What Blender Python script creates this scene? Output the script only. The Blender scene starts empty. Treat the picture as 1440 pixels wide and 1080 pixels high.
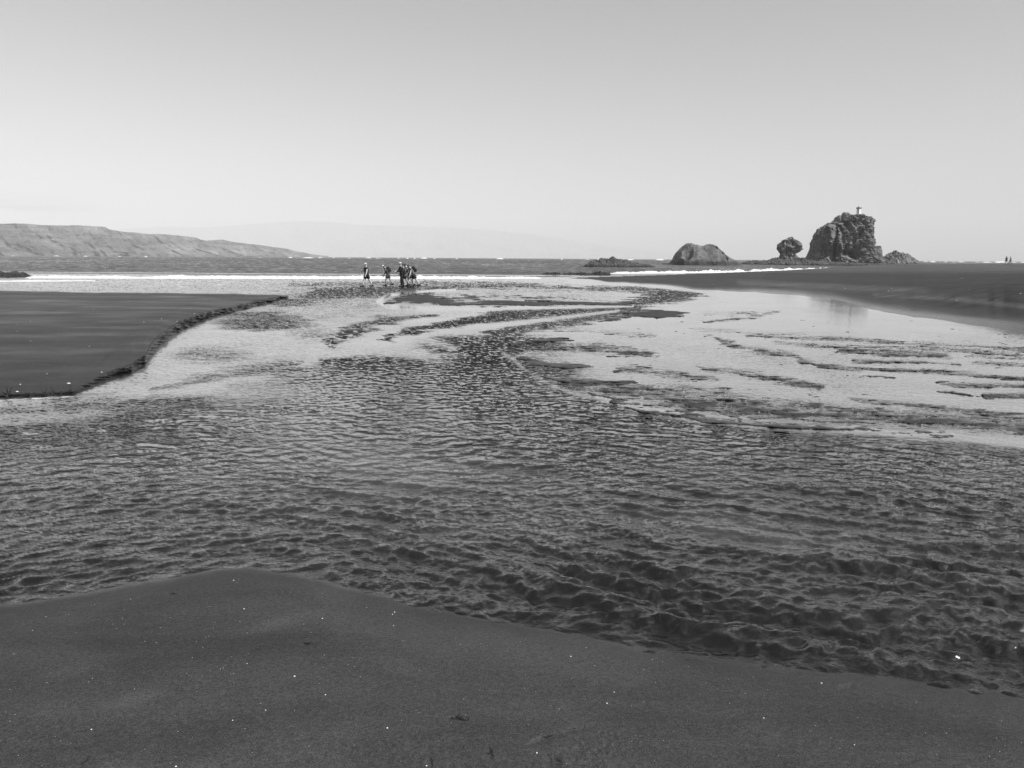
import bpy, bmesh, math, random
import numpy as np
from mathutils import Vector, Matrix

random.seed(7)
rng = np.random.default_rng(11)
scene = bpy.context.scene
COL = scene.collection

# ------------------------------------------------------------------ camera
F_PX = 1120.0            # focal length for a 1440 px wide picture
EYE = 2.1                # eye height over the water
PITCH = math.atan(177 / F_PX)
ROLL = math.atan(0.0066)
Fv = np.array([0, math.cos(PITCH), -math.sin(PITCH)])
U0 = np.array([0, math.sin(PITCH), math.cos(PITCH)])
R0 = np.array([1.0, 0, 0])
Rv = math.cos(ROLL) * R0 + math.sin(ROLL) * U0
Uv = -math.sin(ROLL) * R0 + math.cos(ROLL) * U0
cam_d = bpy.data.cameras.new('camera')
cam = bpy.data.objects.new('camera', cam_d)
COL.objects.link(cam)
cam_d.sensor_width = 36
cam_d.lens = 36 * F_PX / 1440
cam_d.clip_start = 0.05
cam_d.clip_end = 80000
M = Matrix(((Rv[0], Uv[0], -Fv[0], 0), (Rv[1], Uv[1], -Fv[1], 0), (Rv[2], Uv[2], -Fv[2], EYE), (0, 0, 0, 1)))
cam.matrix_world = M
scene.camera = cam

# ------------------------------------------------------------------ sky, sun, exposure
SUN_EL = math.radians(50)
SUN_AZ = math.radians(122)      # clockwise from the view direction (+Y)
w = bpy.data.worlds.new("World")
scene.world = w
w.use_nodes = True
nt = w.node_tree
nt.nodes.clear()
n_out = nt.nodes.new('ShaderNodeOutputWorld')
n_bg = nt.nodes.new('ShaderNodeBackground')
n_sky = nt.nodes.new('ShaderNodeTexSky')
n_sky.sky_type = 'NISHITA'
n_sky.sun_disc = False
n_sky.sun_elevation = SUN_EL
n_sky.sun_rotation = SUN_AZ
n_sky.air_density = 1.0
n_sky.dust_density = 1.6
n_sky.ozone_density = 1.0
n_bw = nt.nodes.new('ShaderNodeRGBToBW')
nt.links.new(n_sky.outputs[0], n_bw.inputs[0])
SKY_STRENGTH = 0.134
n_bg.inputs['Strength'].default_value = SKY_STRENGTH
# thin cloud banks low over the headland
n_tc = nt.nodes.new('ShaderNodeTexCoord')
n_sep = nt.nodes.new('ShaderNodeSeparateXYZ')
nt.links.new(n_tc.outputs['Generated'], n_sep.inputs[0])
def wmath(op, a, b=None, c=None, clamp=False):
    n = nt.nodes.new('ShaderNodeMath'); n.operation = op; n.use_clamp = clamp
    for i, v in enumerate((a, b, c)):
        if v is None: continue
        if isinstance(v, (int, float)): n.inputs[i].default_value = v
        else: nt.links.new(v, n.inputs[i])
    return n.outputs[0]
n_map = nt.nodes.new('ShaderNodeMapping'); n_map.inputs['Scale'].default_value = (9, 9, 95)
nt.links.new(n_tc.outputs['Generated'], n_map.inputs[0])
n_no = nt.nodes.new('ShaderNodeTexNoise'); n_no.inputs['Scale'].default_value = 1.0; n_no.inputs['Detail'].default_value = 5
n_no.inputs['Distortion'].default_value = 0.4
nt.links.new(n_map.outputs[0], n_no.inputs['Vector'])
az = wmath('ARCTAN2', n_sep.outputs['X'], n_sep.outputs['Y'])
def gauss(v, c, s):
    d = wmath('DIVIDE', wmath('SUBTRACT', v, c), s)
    return wmath('POWER', 2.718, wmath('MULTIPLY', wmath('MULTIPLY', d, d), -1.0))
m1 = wmath('MULTIPLY', gauss(az, -0.57, 0.09), gauss(n_sep.outputs['Z'], 0.046, 0.012))
m2 = wmath('MULTIPLY', gauss(az, 0.20, 0.45), gauss(n_sep.outputs['Z'], 0.030, 0.018))
cl1 = wmath('MULTIPLY', m1, wmath('MULTIPLY_ADD', n_no.outputs[0], 3.2, -1.05, clamp=True))
cl2 = wmath('MULTIPLY', m2, wmath('MULTIPLY_ADD', n_no.outputs[0], 2.0, -0.5, clamp=True))
dark = wmath('SUBTRACT', wmath('SUBTRACT', 1.0, wmath('MULTIPLY', cl1, 0.95)), wmath('MULTIPLY', cl2, 0.06))
# lift the clear-air part a little so the monochrome sky stays pale overhead
sky_v = wmath('MULTIPLY', dark, wmath('MULTIPLY_ADD', n_bw.outputs[0], 1.15, 0.0))
nt.links.new(sky_v, n_bg.inputs['Color'])
nt.links.new(n_bg.outputs[0], n_out.inputs['Surface'])
w.cycles.sampling_method = 'MANUAL'
w.cycles.sample_map_resolution = 512

sun_d = bpy.data.lights.new('sun', 'SUN')
sun_d.energy = 4.9
sun_d.angle = math.radians(0.5)
sun_d.color = (1.0, 1.0, 1.0)     # black-and-white photograph: neutral light
sun = bpy.data.objects.new('sun', sun_d)
COL.objects.link(sun)
sd = Vector((math.sin(SUN_AZ) * math.cos(SUN_EL), math.cos(SUN_AZ) * math.cos(SUN_EL), math.sin(SUN_EL)))
sun.rotation_euler = sd.to_track_quat('Z', 'Y').to_euler()
sun.location = (30, -10, 60)

scene.view_settings.view_transform = 'Standard'
scene.view_settings.look = 'None'
scene.view_settings.gamma = 1.0
scene.view_settings.use_curve_mapping = False
scene.view_settings.exposure = 0.0
scene.cycles.max_bounces = 6
scene.cycles.volume_bounces = 2
scene.cycles.sample_clamp_indirect = 4

# ------------------------------------------------------------------ helpers
def yh(x):                                    # row of the horizon at column x
    return 540 - (177 * math.cos(ROLL) * 1.0) + 0.0066 * (np.asarray(x) - 720)

def rays(x, y):
    u = (np.asarray(x, float) - 720) / F_PX
    v = (540 - np.asarray(y, float)) / F_PX
    return tuple(u * Rv[i] + v * Uv[i] + Fv[i] for i in range(3))

def ground(x, y, h=0.0):                      # where the ray meets height h
    dx, dy, dz = rays(x, y)
    t = (h - EYE) / np.minimum(dz, -1e-5)
    return dx * t, dy * t

def onplane(x, y, D):                         # where the ray meets the vertical plane Y = D
    dx, dy, dz = rays(x, y)
    return dx * D / dy, EYE + dz * D / dy

def tag(o, label=None, cat=None, group=None, kind=None):
    if label: o['label'] = label
    if cat: o['category'] = cat
    if group: o['group'] = group
    if kind: o['kind'] = kind
    return o

def link(name, me, mat=None, parent=None, smooth=True):
    o = bpy.data.objects.new(name, me)
    COL.objects.link(o)
    if mat is not None: me.materials.append(mat)
    if parent is not None: o.parent = parent
    if smooth: me.polygons.foreach_set('use_smooth', np.ones(len(me.polygons), bool))
    return o

def empty(name, loc, rz=0):
    o = bpy.data.objects.new(name, None)
    COL.objects.link(o)
    o.location = loc
    o.rotation_euler = (0, 0, rz)
    o.empty_display_size = 0.2
    return o

def grid_mesh(name, X, Y, Z, keep=None, attrs=None, wrap=False):
    nr, nc = X.shape
    idx = np.arange(nr * nc).reshape(nr, nc)
    a, b, c, d = idx[:-1, :-1], idx[:-1, 1:], idx[1:, 1:], idx[1:, :-1]
    quads = np.stack([a, d, c, b], -1).reshape(-1, 4)
    if wrap:
        a, b = idx[:-1, -1], idx[:-1, 0]; d, c = idx[1:, -1], idx[1:, 0]
        quads = np.concatenate([quads, np.stack([a, d, c, b], -1)])
    if keep is not None:
        k = keep[:-1, :-1] | keep[:-1, 1:] | keep[1:, 1:] | keep[1:, :-1]
        quads = quads[k.ravel()]
    used = np.zeros(nr * nc, bool); used[quads.ravel()] = True
    remap = np.cumsum(used) - 1
    quads = remap[quads]
    co = np.stack([X.ravel(), Y.ravel(), Z.ravel()], -1)[used]
    me = bpy.data.meshes.new(name)
    me.vertices.add(len(co)); me.vertices.foreach_set('co', co.ravel().astype(np.float32))
    me.loops.add(quads.size); me.loops.foreach_set('vertex_index', quads.ravel().astype(np.int32))
    me.polygons.add(len(quads))
    me.polygons.foreach_set('loop_start', np.arange(0, quads.size, 4, dtype=np.int32))
    me.polygons.foreach_set('loop_total', np.full(len(quads), 4, np.int32))
    me.update(calc_edges=True)
    for k_, v in (attrs or {}).items():
        at = me.attributes.new(k_, 'FLOAT', 'POINT')
        at.data.foreach_set('value', v.ravel()[used].astype(np.float32))
    return me

def smooth(t):
    t = np.clip(t, 0, 1)
    return t * t * (3 - 2 * t)

def _h2(ix, iy, s):
    n = (ix.astype(np.int64) * 374761393 + iy.astype(np.int64) * 668265263 + s * 974711) & 0xffffffff
    n = ((n ^ (n >> 13)) * 1274126177) & 0xffffffff
    return ((n ^ (n >> 16)) & 0xffff) / 65536.0 * 2 * math.pi

def noise2(x, y, s=0):
    ix, iy = np.floor(x), np.floor(y)
    fx, fy = x - ix, y - iy
    u = fx ** 3 * (fx * (fx * 6 - 15) + 10); v = fy ** 3 * (fy * (fy * 6 - 15) + 10)
    def g(a, b):
        an = _h2(ix + a, iy + b, s)
        return np.cos(an) * (fx - a) + np.sin(an) * (fy - b)
    return 1.5 * ((g(0, 0) * (1 - u) + g(1, 0) * u) * (1 - v) + (g(0, 1) * (1 - u) + g(1, 1) * u) * v)

def fbm2(x, y, o=4, s=0, gain=0.5):
    r = 0; a = 1
    for i in range(o):
        r = r + a * noise2(x * 2 ** i + 17.3 * i, y * 2 ** i - 9.1 * i, s + i); a *= gain
    return r

def noise3(x, y, z, s=0):                      # value noise
    ix, iy, iz = np.floor(x), np.floor(y), np.floor(z)
    fx, fy, fz = x - ix, y - iy, z - iz
    u, v, w_ = (f * f * (3 - 2 * f) for f in (fx, fy, fz))
    def h(a, b, c):
        n = ((ix + a).astype(np.int64) * 374761393 + (iy + b).astype(np.int64) * 668265263 + (iz + c).astype(np.int64) * 2147483647 + s * 9747) & 0xffffffff
        n = ((n ^ (n >> 13)) * 1274126177) & 0xffffffff
        n = ((n ^ (n >> 15)) * 2246822519) & 0xffffffff
        return ((n ^ (n >> 16)) & 0xffff) / 32768.0 - 1
    def l(a, b, t): return a * (1 - t) + b * t
    return l(l(l(h(0,0,0), h(1,0,0), u), l(h(0,1,0), h(1,1,0), u), v), l(l(h(0,0,1), h(1,0,1), u), l(h(0,1,1), h(1,1,1), u), v), w_)

def fbm3(x, y, z, o=4, s=0, gain=0.5, ridged=False):
    r = 0; a = 1
    for i in range(o):
        n = noise3(x * 2.03 ** i + 5.1 * i, y * 2.03 ** i, z * 2.03 ** i - 3.3 * i, s + i)
        if ridged: n = 1 - 2 * np.abs(n)
        r = r + a * n; a *= gain
    return r

def ell(x, y, cx, cy, rx, ry, soft=0.35, rot=0):
    c, s = math.cos(math.radians(rot)), math.sin(math.radians(rot))
    a = ((x - cx) * c + (y - cy) * s) / rx; b = (-(x - cx) * s + (y - cy) * c) / ry
    return smooth((1 + soft - np.sqrt(a * a + b * b)) / (2 * soft))

def stroke(x, y, pts, soft=0.5):               # pts: (x, y, half width)
    best = np.zeros_like(x)
    for (x0, y0, w0), (x1, y1, w1) in zip(pts[:-1], pts[1:]):
        dx, dy = x1 - x0, y1 - y0
        t = np.clip(((x - x0) * dx + (y - y0) * dy) / (dx * dx + dy * dy), 0, 1)
        d = np.hypot(x - x0 - t * dx, y - y0 - t * dy) / (w0 + (w1 - w0) * t)
        best = np.maximum(best, smooth((1 + soft - d) / (2 * soft)))
    return best

def poly_sdf(x, y, P):                         # negative inside
    d = np.full(x.shape, 1e9); ins = np.zeros(x.shape, bool)
    n = len(P)
    for i in range(n):
        x0, y0 = P[i]; x1, y1 = P[(i + 1) % n]
        dx, dy = x1 - x0, y1 - y0
        t = np.clip(((x - x0) * dx + (y - y0) * dy) / (dx * dx + dy * dy), 0, 1)
        d = np.minimum(d, (x - x0 - t * dx) ** 2 + (y - y0 - t * dy) ** 2)
        if y0 != y1:
            ins ^= ((y0 > y) != (y1 > y)) & (x < dx * (y - y0) / dy + x0)
    d = np.sqrt(d)
    return np.where(ins, -d, d)

def interp(x, pts):
    p = np.array(pts, float)
    return np.interp(x, p[:, 0], p[:, 1])

class Tile:                                    # periodic patch of band-limited choppy waves
    def __init__(self, N, L, lmin, lmax, dirs, spread, seed, power=3.0, floor=0.04):
        r = np.random.default_rng(seed)
        k1 = np.fft.fftfreq(N, L / N) * 2 * math.pi
        kx, ky = np.meshgrid(k1, k1)
        k = np.hypot(kx, ky); k[0, 0] = 1e-6
        lam = 2 * math.pi / k
        band = smooth((np.log(lam) - math.log(lmin * 0.7)) / 0.4) * smooth((math.log(lmax * 1.4) - np.log(lam)) / 0.4)
        th = np.arctan2(ky, kx)
        D = floor
        for a, s_ in dirs:
            D = D + s_ * np.maximum(np.cos(th - math.radians(a)), 0) ** spread
        amp = k ** (-power / 1.0) * band * np.sqrt(D)
        ph = (r.normal(size=(N, N)) + 1j * r.normal(size=(N, N))) * amp
        self.h = np.fft.ifft2(ph).real
        self.dx = np.fft.ifft2(-1j * kx / k * ph).real
        self.dy = np.fft.ifft2(-1j * ky / k * ph).real
        s_ = self.h.std()
        self.h /= s_; self.dx /= s_; self.dy /= s_
        self.sx = np.fft.ifft2(1j * kx * ph).real; self.sy = np.fft.ifft2(1j * ky * ph).real
        q = math.sqrt((self.sx ** 2 + self.sy ** 2).mean() / 2); self.sx /= q; self.sy /= q
        self.N, self.L = N, L
    def sample(self, x, y, slopes=False):
        N = self.N
        gx = x / self.L * N; gy = y / self.L * N
        ix = np.floor(gx).astype(int); iy = np.floor(gy).astype(int)
        fx = gx - ix; fy = gy - iy
        i0, i1, j0, j1 = ix % N, (ix + 1) % N, iy % N, (iy + 1) % N
        out = []
        for a in ((self.sx, self.sy) if slopes else (self.h, self.dx, self.dy)):
            out.append((a[j0, i0] * (1 - fx) + a[j0, i1] * fx) * (1 - fy) + (a[j1, i0] * (1 - fx) + a[j1, i1] * fx) * fy)
        return out

# ------------------------------------------------------------------ materials
def new_mat(name):
    m = bpy.data.materials.new(name); m.use_nodes = True
    t = m.node_tree; t.nodes.clear()
    o = t.nodes.new('ShaderNodeOutputMaterial')
    p = t.nodes.new('ShaderNodeBsdfPrincipled')
    t.links.new(p.outputs[0], o.inputs['Surface'])
    return m, t, p

class G:                                       # small node helper
    def __init__(s, t): s.t = t
    def n(s, typ, **kw):
        n = s.t.nodes.new(typ)
        for k, v in kw.items(): setattr(n, k, v)
        return n
    def put(s, sock, v):
        if isinstance(v, (int, float)):
            sock.default_value = v if sock.type == 'VALUE' else ((v, v, v, 1) if sock.type == 'RGBA' else (v, v, v))
        elif isinstance(v, tuple): sock.default_value = v
        else: s.t.links.new(v, sock)
    def math(s, op, a, b=None, c=None, clamp=False):
        n = s.n('ShaderNodeMath', operation=op, use_clamp=clamp)
        for i, v in enumerate((a, b, c)):
            if v is not None: s.put(n.inputs[i], v)
        return n.outputs[0]
    def noise(s, vec, scale, detail=3, rough=0.5, dist=0, stretch=None):
        if stretch:
            m = s.n('ShaderNodeMapping'); m.inputs['Scale'].default_value = stretch
            s.put(m.inputs[0], vec); vec = m.outputs[0]
        n = s.n('ShaderNodeTexNoise')
        s.put(n.inputs['Vector'], vec); s.put(n.inputs['Scale'], scale)
        n.inputs['Detail'].default_value = detail; n.inputs['Roughness'].default_value = rough
        n.inputs['Distortion'].default_value = dist
        return n.outputs[0]
    def ramp(s, f, lo, hi, a=0.0, b=1.0):
        n = s.n('ShaderNodeMapRange'); s.put(n.inputs[0], f)
        for i, v in zip((1, 2, 3, 4), (lo, hi, a, b)): s.put(n.inputs[i], v)
        return n.outputs[0]
    def attr(s, name):
        return s.n('ShaderNodeAttribute', attribute_name=name).outputs['Fac']
    def pos(s): return s.n('ShaderNodeNewGeometry').outputs['Position']
    def bump(s, h, strength, dist=1.0, normal=None):
        n = s.n('ShaderNodeBump'); s.put(n.inputs['Height'], h); s.put(n.inputs['Strength'], strength)
        n.inputs['Distance'].default_value = dist
        if normal is not None: s.put(n.inputs['Normal'], normal)
        return n.outputs[0]

def plain(name, v, rough=0.8, var=0.15, scale=20.0, spec=0.5):
    m, t, p = new_mat(name); g = G(t)
    tc = g.n('ShaderNodeTexCoord').outputs['Object']
    n = g.noise(tc, scale, 4)
    c = g.ramp(n, 0.3, 0.7, v * (1 - var), v * (1 + var))
    g.put(p.inputs['Base Color'], c)
    p.inputs['Roughness'].default_value = rough
    p.inputs['Specular IOR Level'].default_value = spec
    g.put(p.inputs['Normal'], g.bump(n, 0.3, 0.01))
    return m

def mat_water(name, base=0.006, ior=1.58, far=False):
    m, t, p = new_mat(name); g = G(t)
    P = g.pos()
    rip = g.attr('ripple'); foam = g.attr('foam')
    fn = g.noise(P, 9.0 if not far else 1.2, 6, 0.65)
    fm = g.ramp(g.math('ADD', g.math('MULTIPLY', foam, 1.3), g.math('MULTIPLY_ADD', fn, 1.6, -1.3)), 0.35, 0.6)
    fm = g.math('MULTIPLY', fm, g.ramp(foam, 0.02, 0.15))
    b = g.math('MULTIPLY', g.ramp(g.noise(P, 0.5, 4), 0.3, 0.7, 0.8, 1.25), g.math('MULTIPLY_ADD', g.attr('silt_sheen'), 0.19, base))  # base whitened by pale silt and by sky reflection put into the colour
    mx = g.n('ShaderNodeMix', data_type='FLOAT')
    g.put(mx.inputs[0], fm); g.put(mx.inputs[2], b); g.put(mx.inputs[3], 0.75)
    g.put(p.inputs['Base Color'], mx.outputs[0])
    g.put(p.inputs['IOR'], g.math('MULTIPLY_ADD', g.attr('silt_sheen'), 0.18, ior)) if not far else g.put(p.inputs['IOR'], ior)
    g.put(p.inputs['Roughness'], g.math('ADD', g.math('MULTIPLY', g.attr('silt_sheen'), 0.06), g.math('MULTIPLY_ADD', fm, 0.5, g.math('MULTIPLY_ADD', rip, 0.012, 0.014))))
    sl = g.n('ShaderNodeCombineXYZ')
    g.put(sl.inputs[0], g.math('MULTIPLY', g.attr('slope_x'), -1.0)); g.put(sl.inputs[1], g.math('MULTIPLY', g.attr('slope_y'), -1.0))
    va = g.n('ShaderNodeVectorMath', operation='ADD'); g.put(va.inputs[0], g.n('ShaderNodeNewGeometry').outputs['Normal']); g.put(va.inputs[1], sl.outputs[0])
    vn = g.n('ShaderNodeVectorMath', operation='NORMALIZE'); g.put(vn.inputs[0], va.outputs[0])
    NB = vn.outputs[0]
    if far:
        n1 = g.noise(P, 1.6, 4, 0.6, stretch=(0.6, 1, 1)); n2 = g.noise(P, 9, 3, 0.6)
        h = g.math('ADD', g.math('MULTIPLY', n1, 0.10), g.math('MULTIPLY', n2, 0.02))
        g.put(p.inputs['Normal'], g.bump(h, rip, 1.0, NB))
    else:
        n1 = g.noise(P, 22.0, 4, 0.6, 0.6); n2 = g.noise(P, 110.0, 3, 0.6, 0.3)
        h = g.math('ADD', g.math('MULTIPLY', n1, 0.010), g.math('MULTIPLY', n2, 0.0022))
        g.put(p.inputs['Normal'], g.bump(h, rip, 1.0, NB))
    return m

def mat_sand():
    m, t, p = new_mat('black_sand'); g = G(t)
    P = g.pos()
    wet = g.attr('wet'); dry = g.attr('dry')
    grain = g.noise(P, 150.0, 3, 0.8)
    grain2 = g.noise(P, 45.0, 5, 0.7)
    patch = g.noise(P, 0.9, 6, 0.62, 0.5, stretch=(0.6, 1.3, 1))
    str_ = g.noise(P, 1.0, 5, 0.6, 0.4, stretch=(0.12, 0.6, 1))
    a = g.ramp(patch, 0.32, 0.68, 0.035, 0.056)
    a = g.math('MULTIPLY', a, g.ramp(grain, 0.38, 0.62, 0.55, 1.45))
    a = g.math('MULTIPLY', a, g.ramp(grain2, 0.35, 0.65, 0.80, 1.20))
    a = g.math('MULTIPLY', a, g.math('MULTIPLY_ADD', wet, -0.50, 1.0))
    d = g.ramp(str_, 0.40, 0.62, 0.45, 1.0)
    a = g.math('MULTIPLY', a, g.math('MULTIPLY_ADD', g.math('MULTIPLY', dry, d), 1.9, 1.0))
    g.put(p.inputs['Base Color'], a)
    p.inputs['IOR'].default_value = 1.4
    g.put(p.inputs['Specular IOR Level'], g.math('MULTIPLY_ADD', wet, 0.40, 0.10))
    g.put(p.inputs['Roughness'], g.math('MULTIPLY_ADD', g.math('POWER', wet, 1.6), -0.68, 0.85))
    rp = g.noise(P, 7.0, 3, 0.5, 0.8, stretch=(0.35, 3.2, 1))
    h = g.math('ADD', g.math('MULTIPLY', grain, 0.0016), g.math('MULTIPLY', rp, 0.0035))
    h = g.math('ADD', h, g.math('MULTIPLY', grain2, 0.004))
    g.put(p.inputs['Normal'], g.bump(h, 0.8, 1.0))
    return m

def mat_rock(name, lo, hi, scale, strata=0.0, wetline=None):
    m, t, p = new_mat(name); g = G(t)
    P = g.pos()
    n = g.noise(P, scale, 8, 0.65, 0.3)
    n2 = g.noise(P, scale * 7, 5, 0.6)
    c = g.ramp(n, 0.32, 0.68, lo, hi)
    c = g.math('MULTIPLY', c, g.ramp(n2, 0.3, 0.7, 0.7, 1.3))
    if strata:
        s_ = g.noise(P, scale, 5, 0.6, 0.2, stretch=(0.12, 0.12, 3.5))
        c = g.math('MULTIPLY', c, g.ramp(s_, 0.35, 0.6, 1 - strata, 1 + strata * 0.5))
    if wetline:
        z = g.n('ShaderNodeSeparateXYZ'); g.put(z.inputs[0], P)
        zz = g.math('MULTIPLY_ADD', n, wetline * 0.8, z.outputs[2])
        c = g.math('MULTIPLY', c, g.ramp(zz, wetline, wetline * 1.7, 0.42, 1.0))
    g.put(p.inputs['Base Color'], c)
    p.inputs['Roughness'].default_value = 0.9
    p.inputs['Specular IOR Level'].default_value = 0.3
    h = g.math('ADD', g.math('MULTIPLY', n, 1.0), g.math('MULTIPLY', n2, 0.3))
    g.put(p.inputs['Normal'], g.bump(h, 0.9, 0.5 / scale))
    return m

M_WATER = mat_water('stream_water')
M_SEA = mat_water('sea_water', base=0.05, ior=1.36, far=True)
M_SAND = mat_sand()
def mat_foam():
    m, t, p = new_mat('sea_foam'); g = G(t)
    P = g.pos(); n = g.noise(P, 3.0, 6, 0.7)
    g.put(p.inputs['Base Color'], g.ramp(n, 0.3, 0.6, 0.58, 0.8)); p.inputs['Roughness'].default_value = 0.6
    g.put(p.inputs['Normal'], g.bump(n, 0.5, 0.1))
    return m
M_FOAM = mat_foam()

# ------------------------------------------------------------------ the ground plan (all heights in metres)
def axis(parts):
    out = []
    for a, b, st in parts:
        out += list(np.arange(a, b, st))
    return np.array(out + [parts[-1][1]], float)
cx = axis([(-900, -60, 14), (-60, 1500, 1.45), (1500, 2340, 14)])
cs = axis([(1.5, 20, 0.45), (20, 60, 0.6), (60, 200, 0.85), (200, 360, 1.15), (360, 760, 1.6), (760, 1700, 14)])
S, XX = np.meshgrid(cs, cx, indexing='ij')
YY = S + yh(XX)
gx0, gy0 = ground(XX, YY, 0.0)                # the place of each point on the flat
NR, NC = S.shape

# --- near bank
near_edge = [(-900, 960), (-300, 890), (0, 851), (60, 843), (120, 833), (200, 820), (260, 808), (310, 798), (350, 796), (400, 805), (450, 815),
             (480, 824), (530, 836), (580, 850), (640, 862), (700, 872), (760, 882), (820, 894), (870, 905), (910, 913), (960, 920),
             (1010, 927), (1060, 933), (1110, 940), (1200, 947), (1270, 955), (1330, 965), (1370, 972), (1400, 969), (1440, 978), (1700, 1010), (2340, 1080)]
sn = YY - interp(XX, near_edge)
h_near = np.where(sn > 0, 0.13 * (1 - np.exp(-np.maximum(sn, 0) / 75)), np.maximum(sn * 0.0022, -0.25))
h_near = h_near + np.where(sn > -30, smooth((sn + 30) / 60), 0) * 0.006 * fbm2(gx0 * 2.2, gy0 * 2.2, 3, 3)
h_near = h_near + smooth((sn - 5) / 60) * (0.0022 * fbm2(gx0 * 5, gy0 * 16, 3, 9) + 0.0016 * fbm2(gx0 * 6, gy0 * 34 + 2 * fbm2(gx0, gy0, 2, 4), 2, 10) * smooth(0.5 + fbm2(gx0 * .8, gy0 * .8, 2, 12) * 1.5))
# foot and paw marks, scuffs
for (fx, fy, rx, ry, dep) in [(764, 1040, 12, 4.5, -.010), (752, 1038, 9, 4, .007), (798, 1054, 14, 5, .006), (778, 1072, 9, 9, -.013), (792, 1070, 9, 7, .008),
                              (770, 1071, 5, 10, -.010), (806, 1022, 22, 3.5, .006), (812, 1026, 20, 3, -.008), (640, 1010, 9, 3.5, -.010), (652, 1012, 7, 3, -.012), (688, 1060, 4, 8, -.012), (604, 1072, 3.5, 8, -.012),
                              (438, 904, 14, 4, -.005), (1192, 966, 10, 4, -.009), (1182, 963, 9, 4, .004), (535, 965, 10, 3.5, -.006), (352 + 540, 968, 14, 4, -.005), (60, 845, 12, 3, -.004), (118, 848, 16, 5, -.006), (240, 834, 9, 4, -.006)]:
    h_near = h_near + 0.8 * dep * ell(XX, YY, fx, fy, rx, ry, 0.55, rot=-12)
scuff = ell(XX, YY, 845, 1045, 60, 25, 0.5) + ell(XX, YY, 585, 1055, 80, 26, 0.6) + ell(XX, YY, 820, 1075, 40, 18, 0.6)
h_near = h_near + scuff * 0.004 * fbm2(gx0 * 38, gy0 * 60, 3, 44)

# --- left bank with its scarp
topc = [(-900, 574), (-200, 557), (0, 553.5), (60, 551.5), (105, 549), (120, 538), (150, 524), (185, 511), (205, 498), (212, 482), (228, 468), (255, 450), (290, 438), (340, 428), (385, 418), (408, 413)]
basec = [(-900, 584), (-200, 565), (0, 561), (60, 559), (105, 556.5), (120, 550), (150, 539), (185, 528), (205, 516), (212, 507), (228, 488), (255, 468), (290, 453), (340, 438), (385, 427.5), (408, 421)]
wob = 2.2 * fbm2(XX * 0.06, XX * 0.0 + 3.0, 4, 21)
yt, yb = interp(XX, topc) + wob * 0.7, interp(XX, basec) + wob * 0.5
hp = 0.08 + 0.19 * np.maximum(smooth((XX - 100) / 110), smooth((548 - YY) / 110))
lim = EYE * (1 - (yt[0] - yh(cx)) / (yb[0] - yh(cx))) * 0.60
lim = np.convolve(np.pad(lim, 12, mode='edge'), np.ones(25) / 25, 'valid')
hp = np.minimum(hp, lim[None, :] + 0.3 * smooth((yb - YY - 8) / 90))
tt = (yb - YY) / (yb - yt)
crum = 0.16 * fbm2(gx0 * 3.2, gy0 * 3.2 + 5, 4, 33, 0.6)
face = smooth(np.clip(tt * 0.85 + crum * 3.0 * np.clip(tt, 0, 1) * np.clip(1 - tt, 0, 1), -1, 2))
far_edge = interp(XX, [(-900, 402), (-200, 405), (0, 406.5), (130, 409), (250, 410), (330, 411), (408, 412.5)]) + 0.6 * fbm2(XX * 0.02, XX * 0 + 9, 3, 5)
back = smooth((YY - far_edge) / 4.5)
side = smooth((409 - XX) / 5)
plateau = face * back * side
bs = back * side
h_left = np.where(tt > 0, hp * face, np.maximum(tt * 0.12, -0.25))
h_left = -0.25 + (h_left + 0.25) * bs + 0.010 * plateau * fbm2(gx0 * 0.35, gy0 * 0.35, 4, 6)

# --- right beach
yl = interp(XX, [(700, 390.5), (800, 391.5), (870, 397.5), (940, 402), (985, 408), (1060, 411), (1130, 416), (1180, 423), (1240, 438), (1330, 452), (1440, 466), (1800, 500), (2340, 540)])
yl = yl + 1.5 * fbm2(XX * 0.02, XX * 0 + 1, 3, 41)
yu = interp(XX, [(700, 391), (800, 390.5), (900, 387.5), (1000, 384), (1100, 380), (1150, 377.3), (1190, 374.2), (1240, 371.8), (1300, 370.4), (1440, 371.0), (2340, 377)])
hu = interp(XX, [(700, 0), (800, 0.03), (1000, 0.22), (1190, 0.62), (1300, 1.15), (1440, 1.5), (2340, 2.0)])
tb = np.clip((yl - YY) / np.maximum(yl - yu, 1), -5, 1)
rb = np.where(tb > 0, hu * (0.25 * tb + 0.75 * smooth(tb)), np.maximum(tb * 0.12, -0.25))
rb = np.where(XX < 792, -0.25, rb) - 0.03 * smooth((820 - XX) / 28)
rb = rb + 0.006 * np.clip(tb * 4, 0, 1) * fbm2(gx0 * 0.1, gy0 * 0.1, 4, 51)

# --- low bars of sand in the shallow flats
jx = 12 * fbm2(gx0 * 0.6, gy0 * 1.2, 4, 161, .6); jy = 2.3 * fbm2(gx0 * 0.5 + 7, gy0 * 1.0, 4, 162, .65)
x, y = XX + jx, YY + jy
nA = fbm2(gx0 * 0.55, gy0 * 1.5, 5, 61, 0.65)
nB = fbm2(gx0 * 1.7, gy0 * 4.5, 4, 71, 0.65)
B = np.zeros_like(x)
def bar(v, s=1.0):
    global B
    B = np.maximum(B, v * s)
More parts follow.
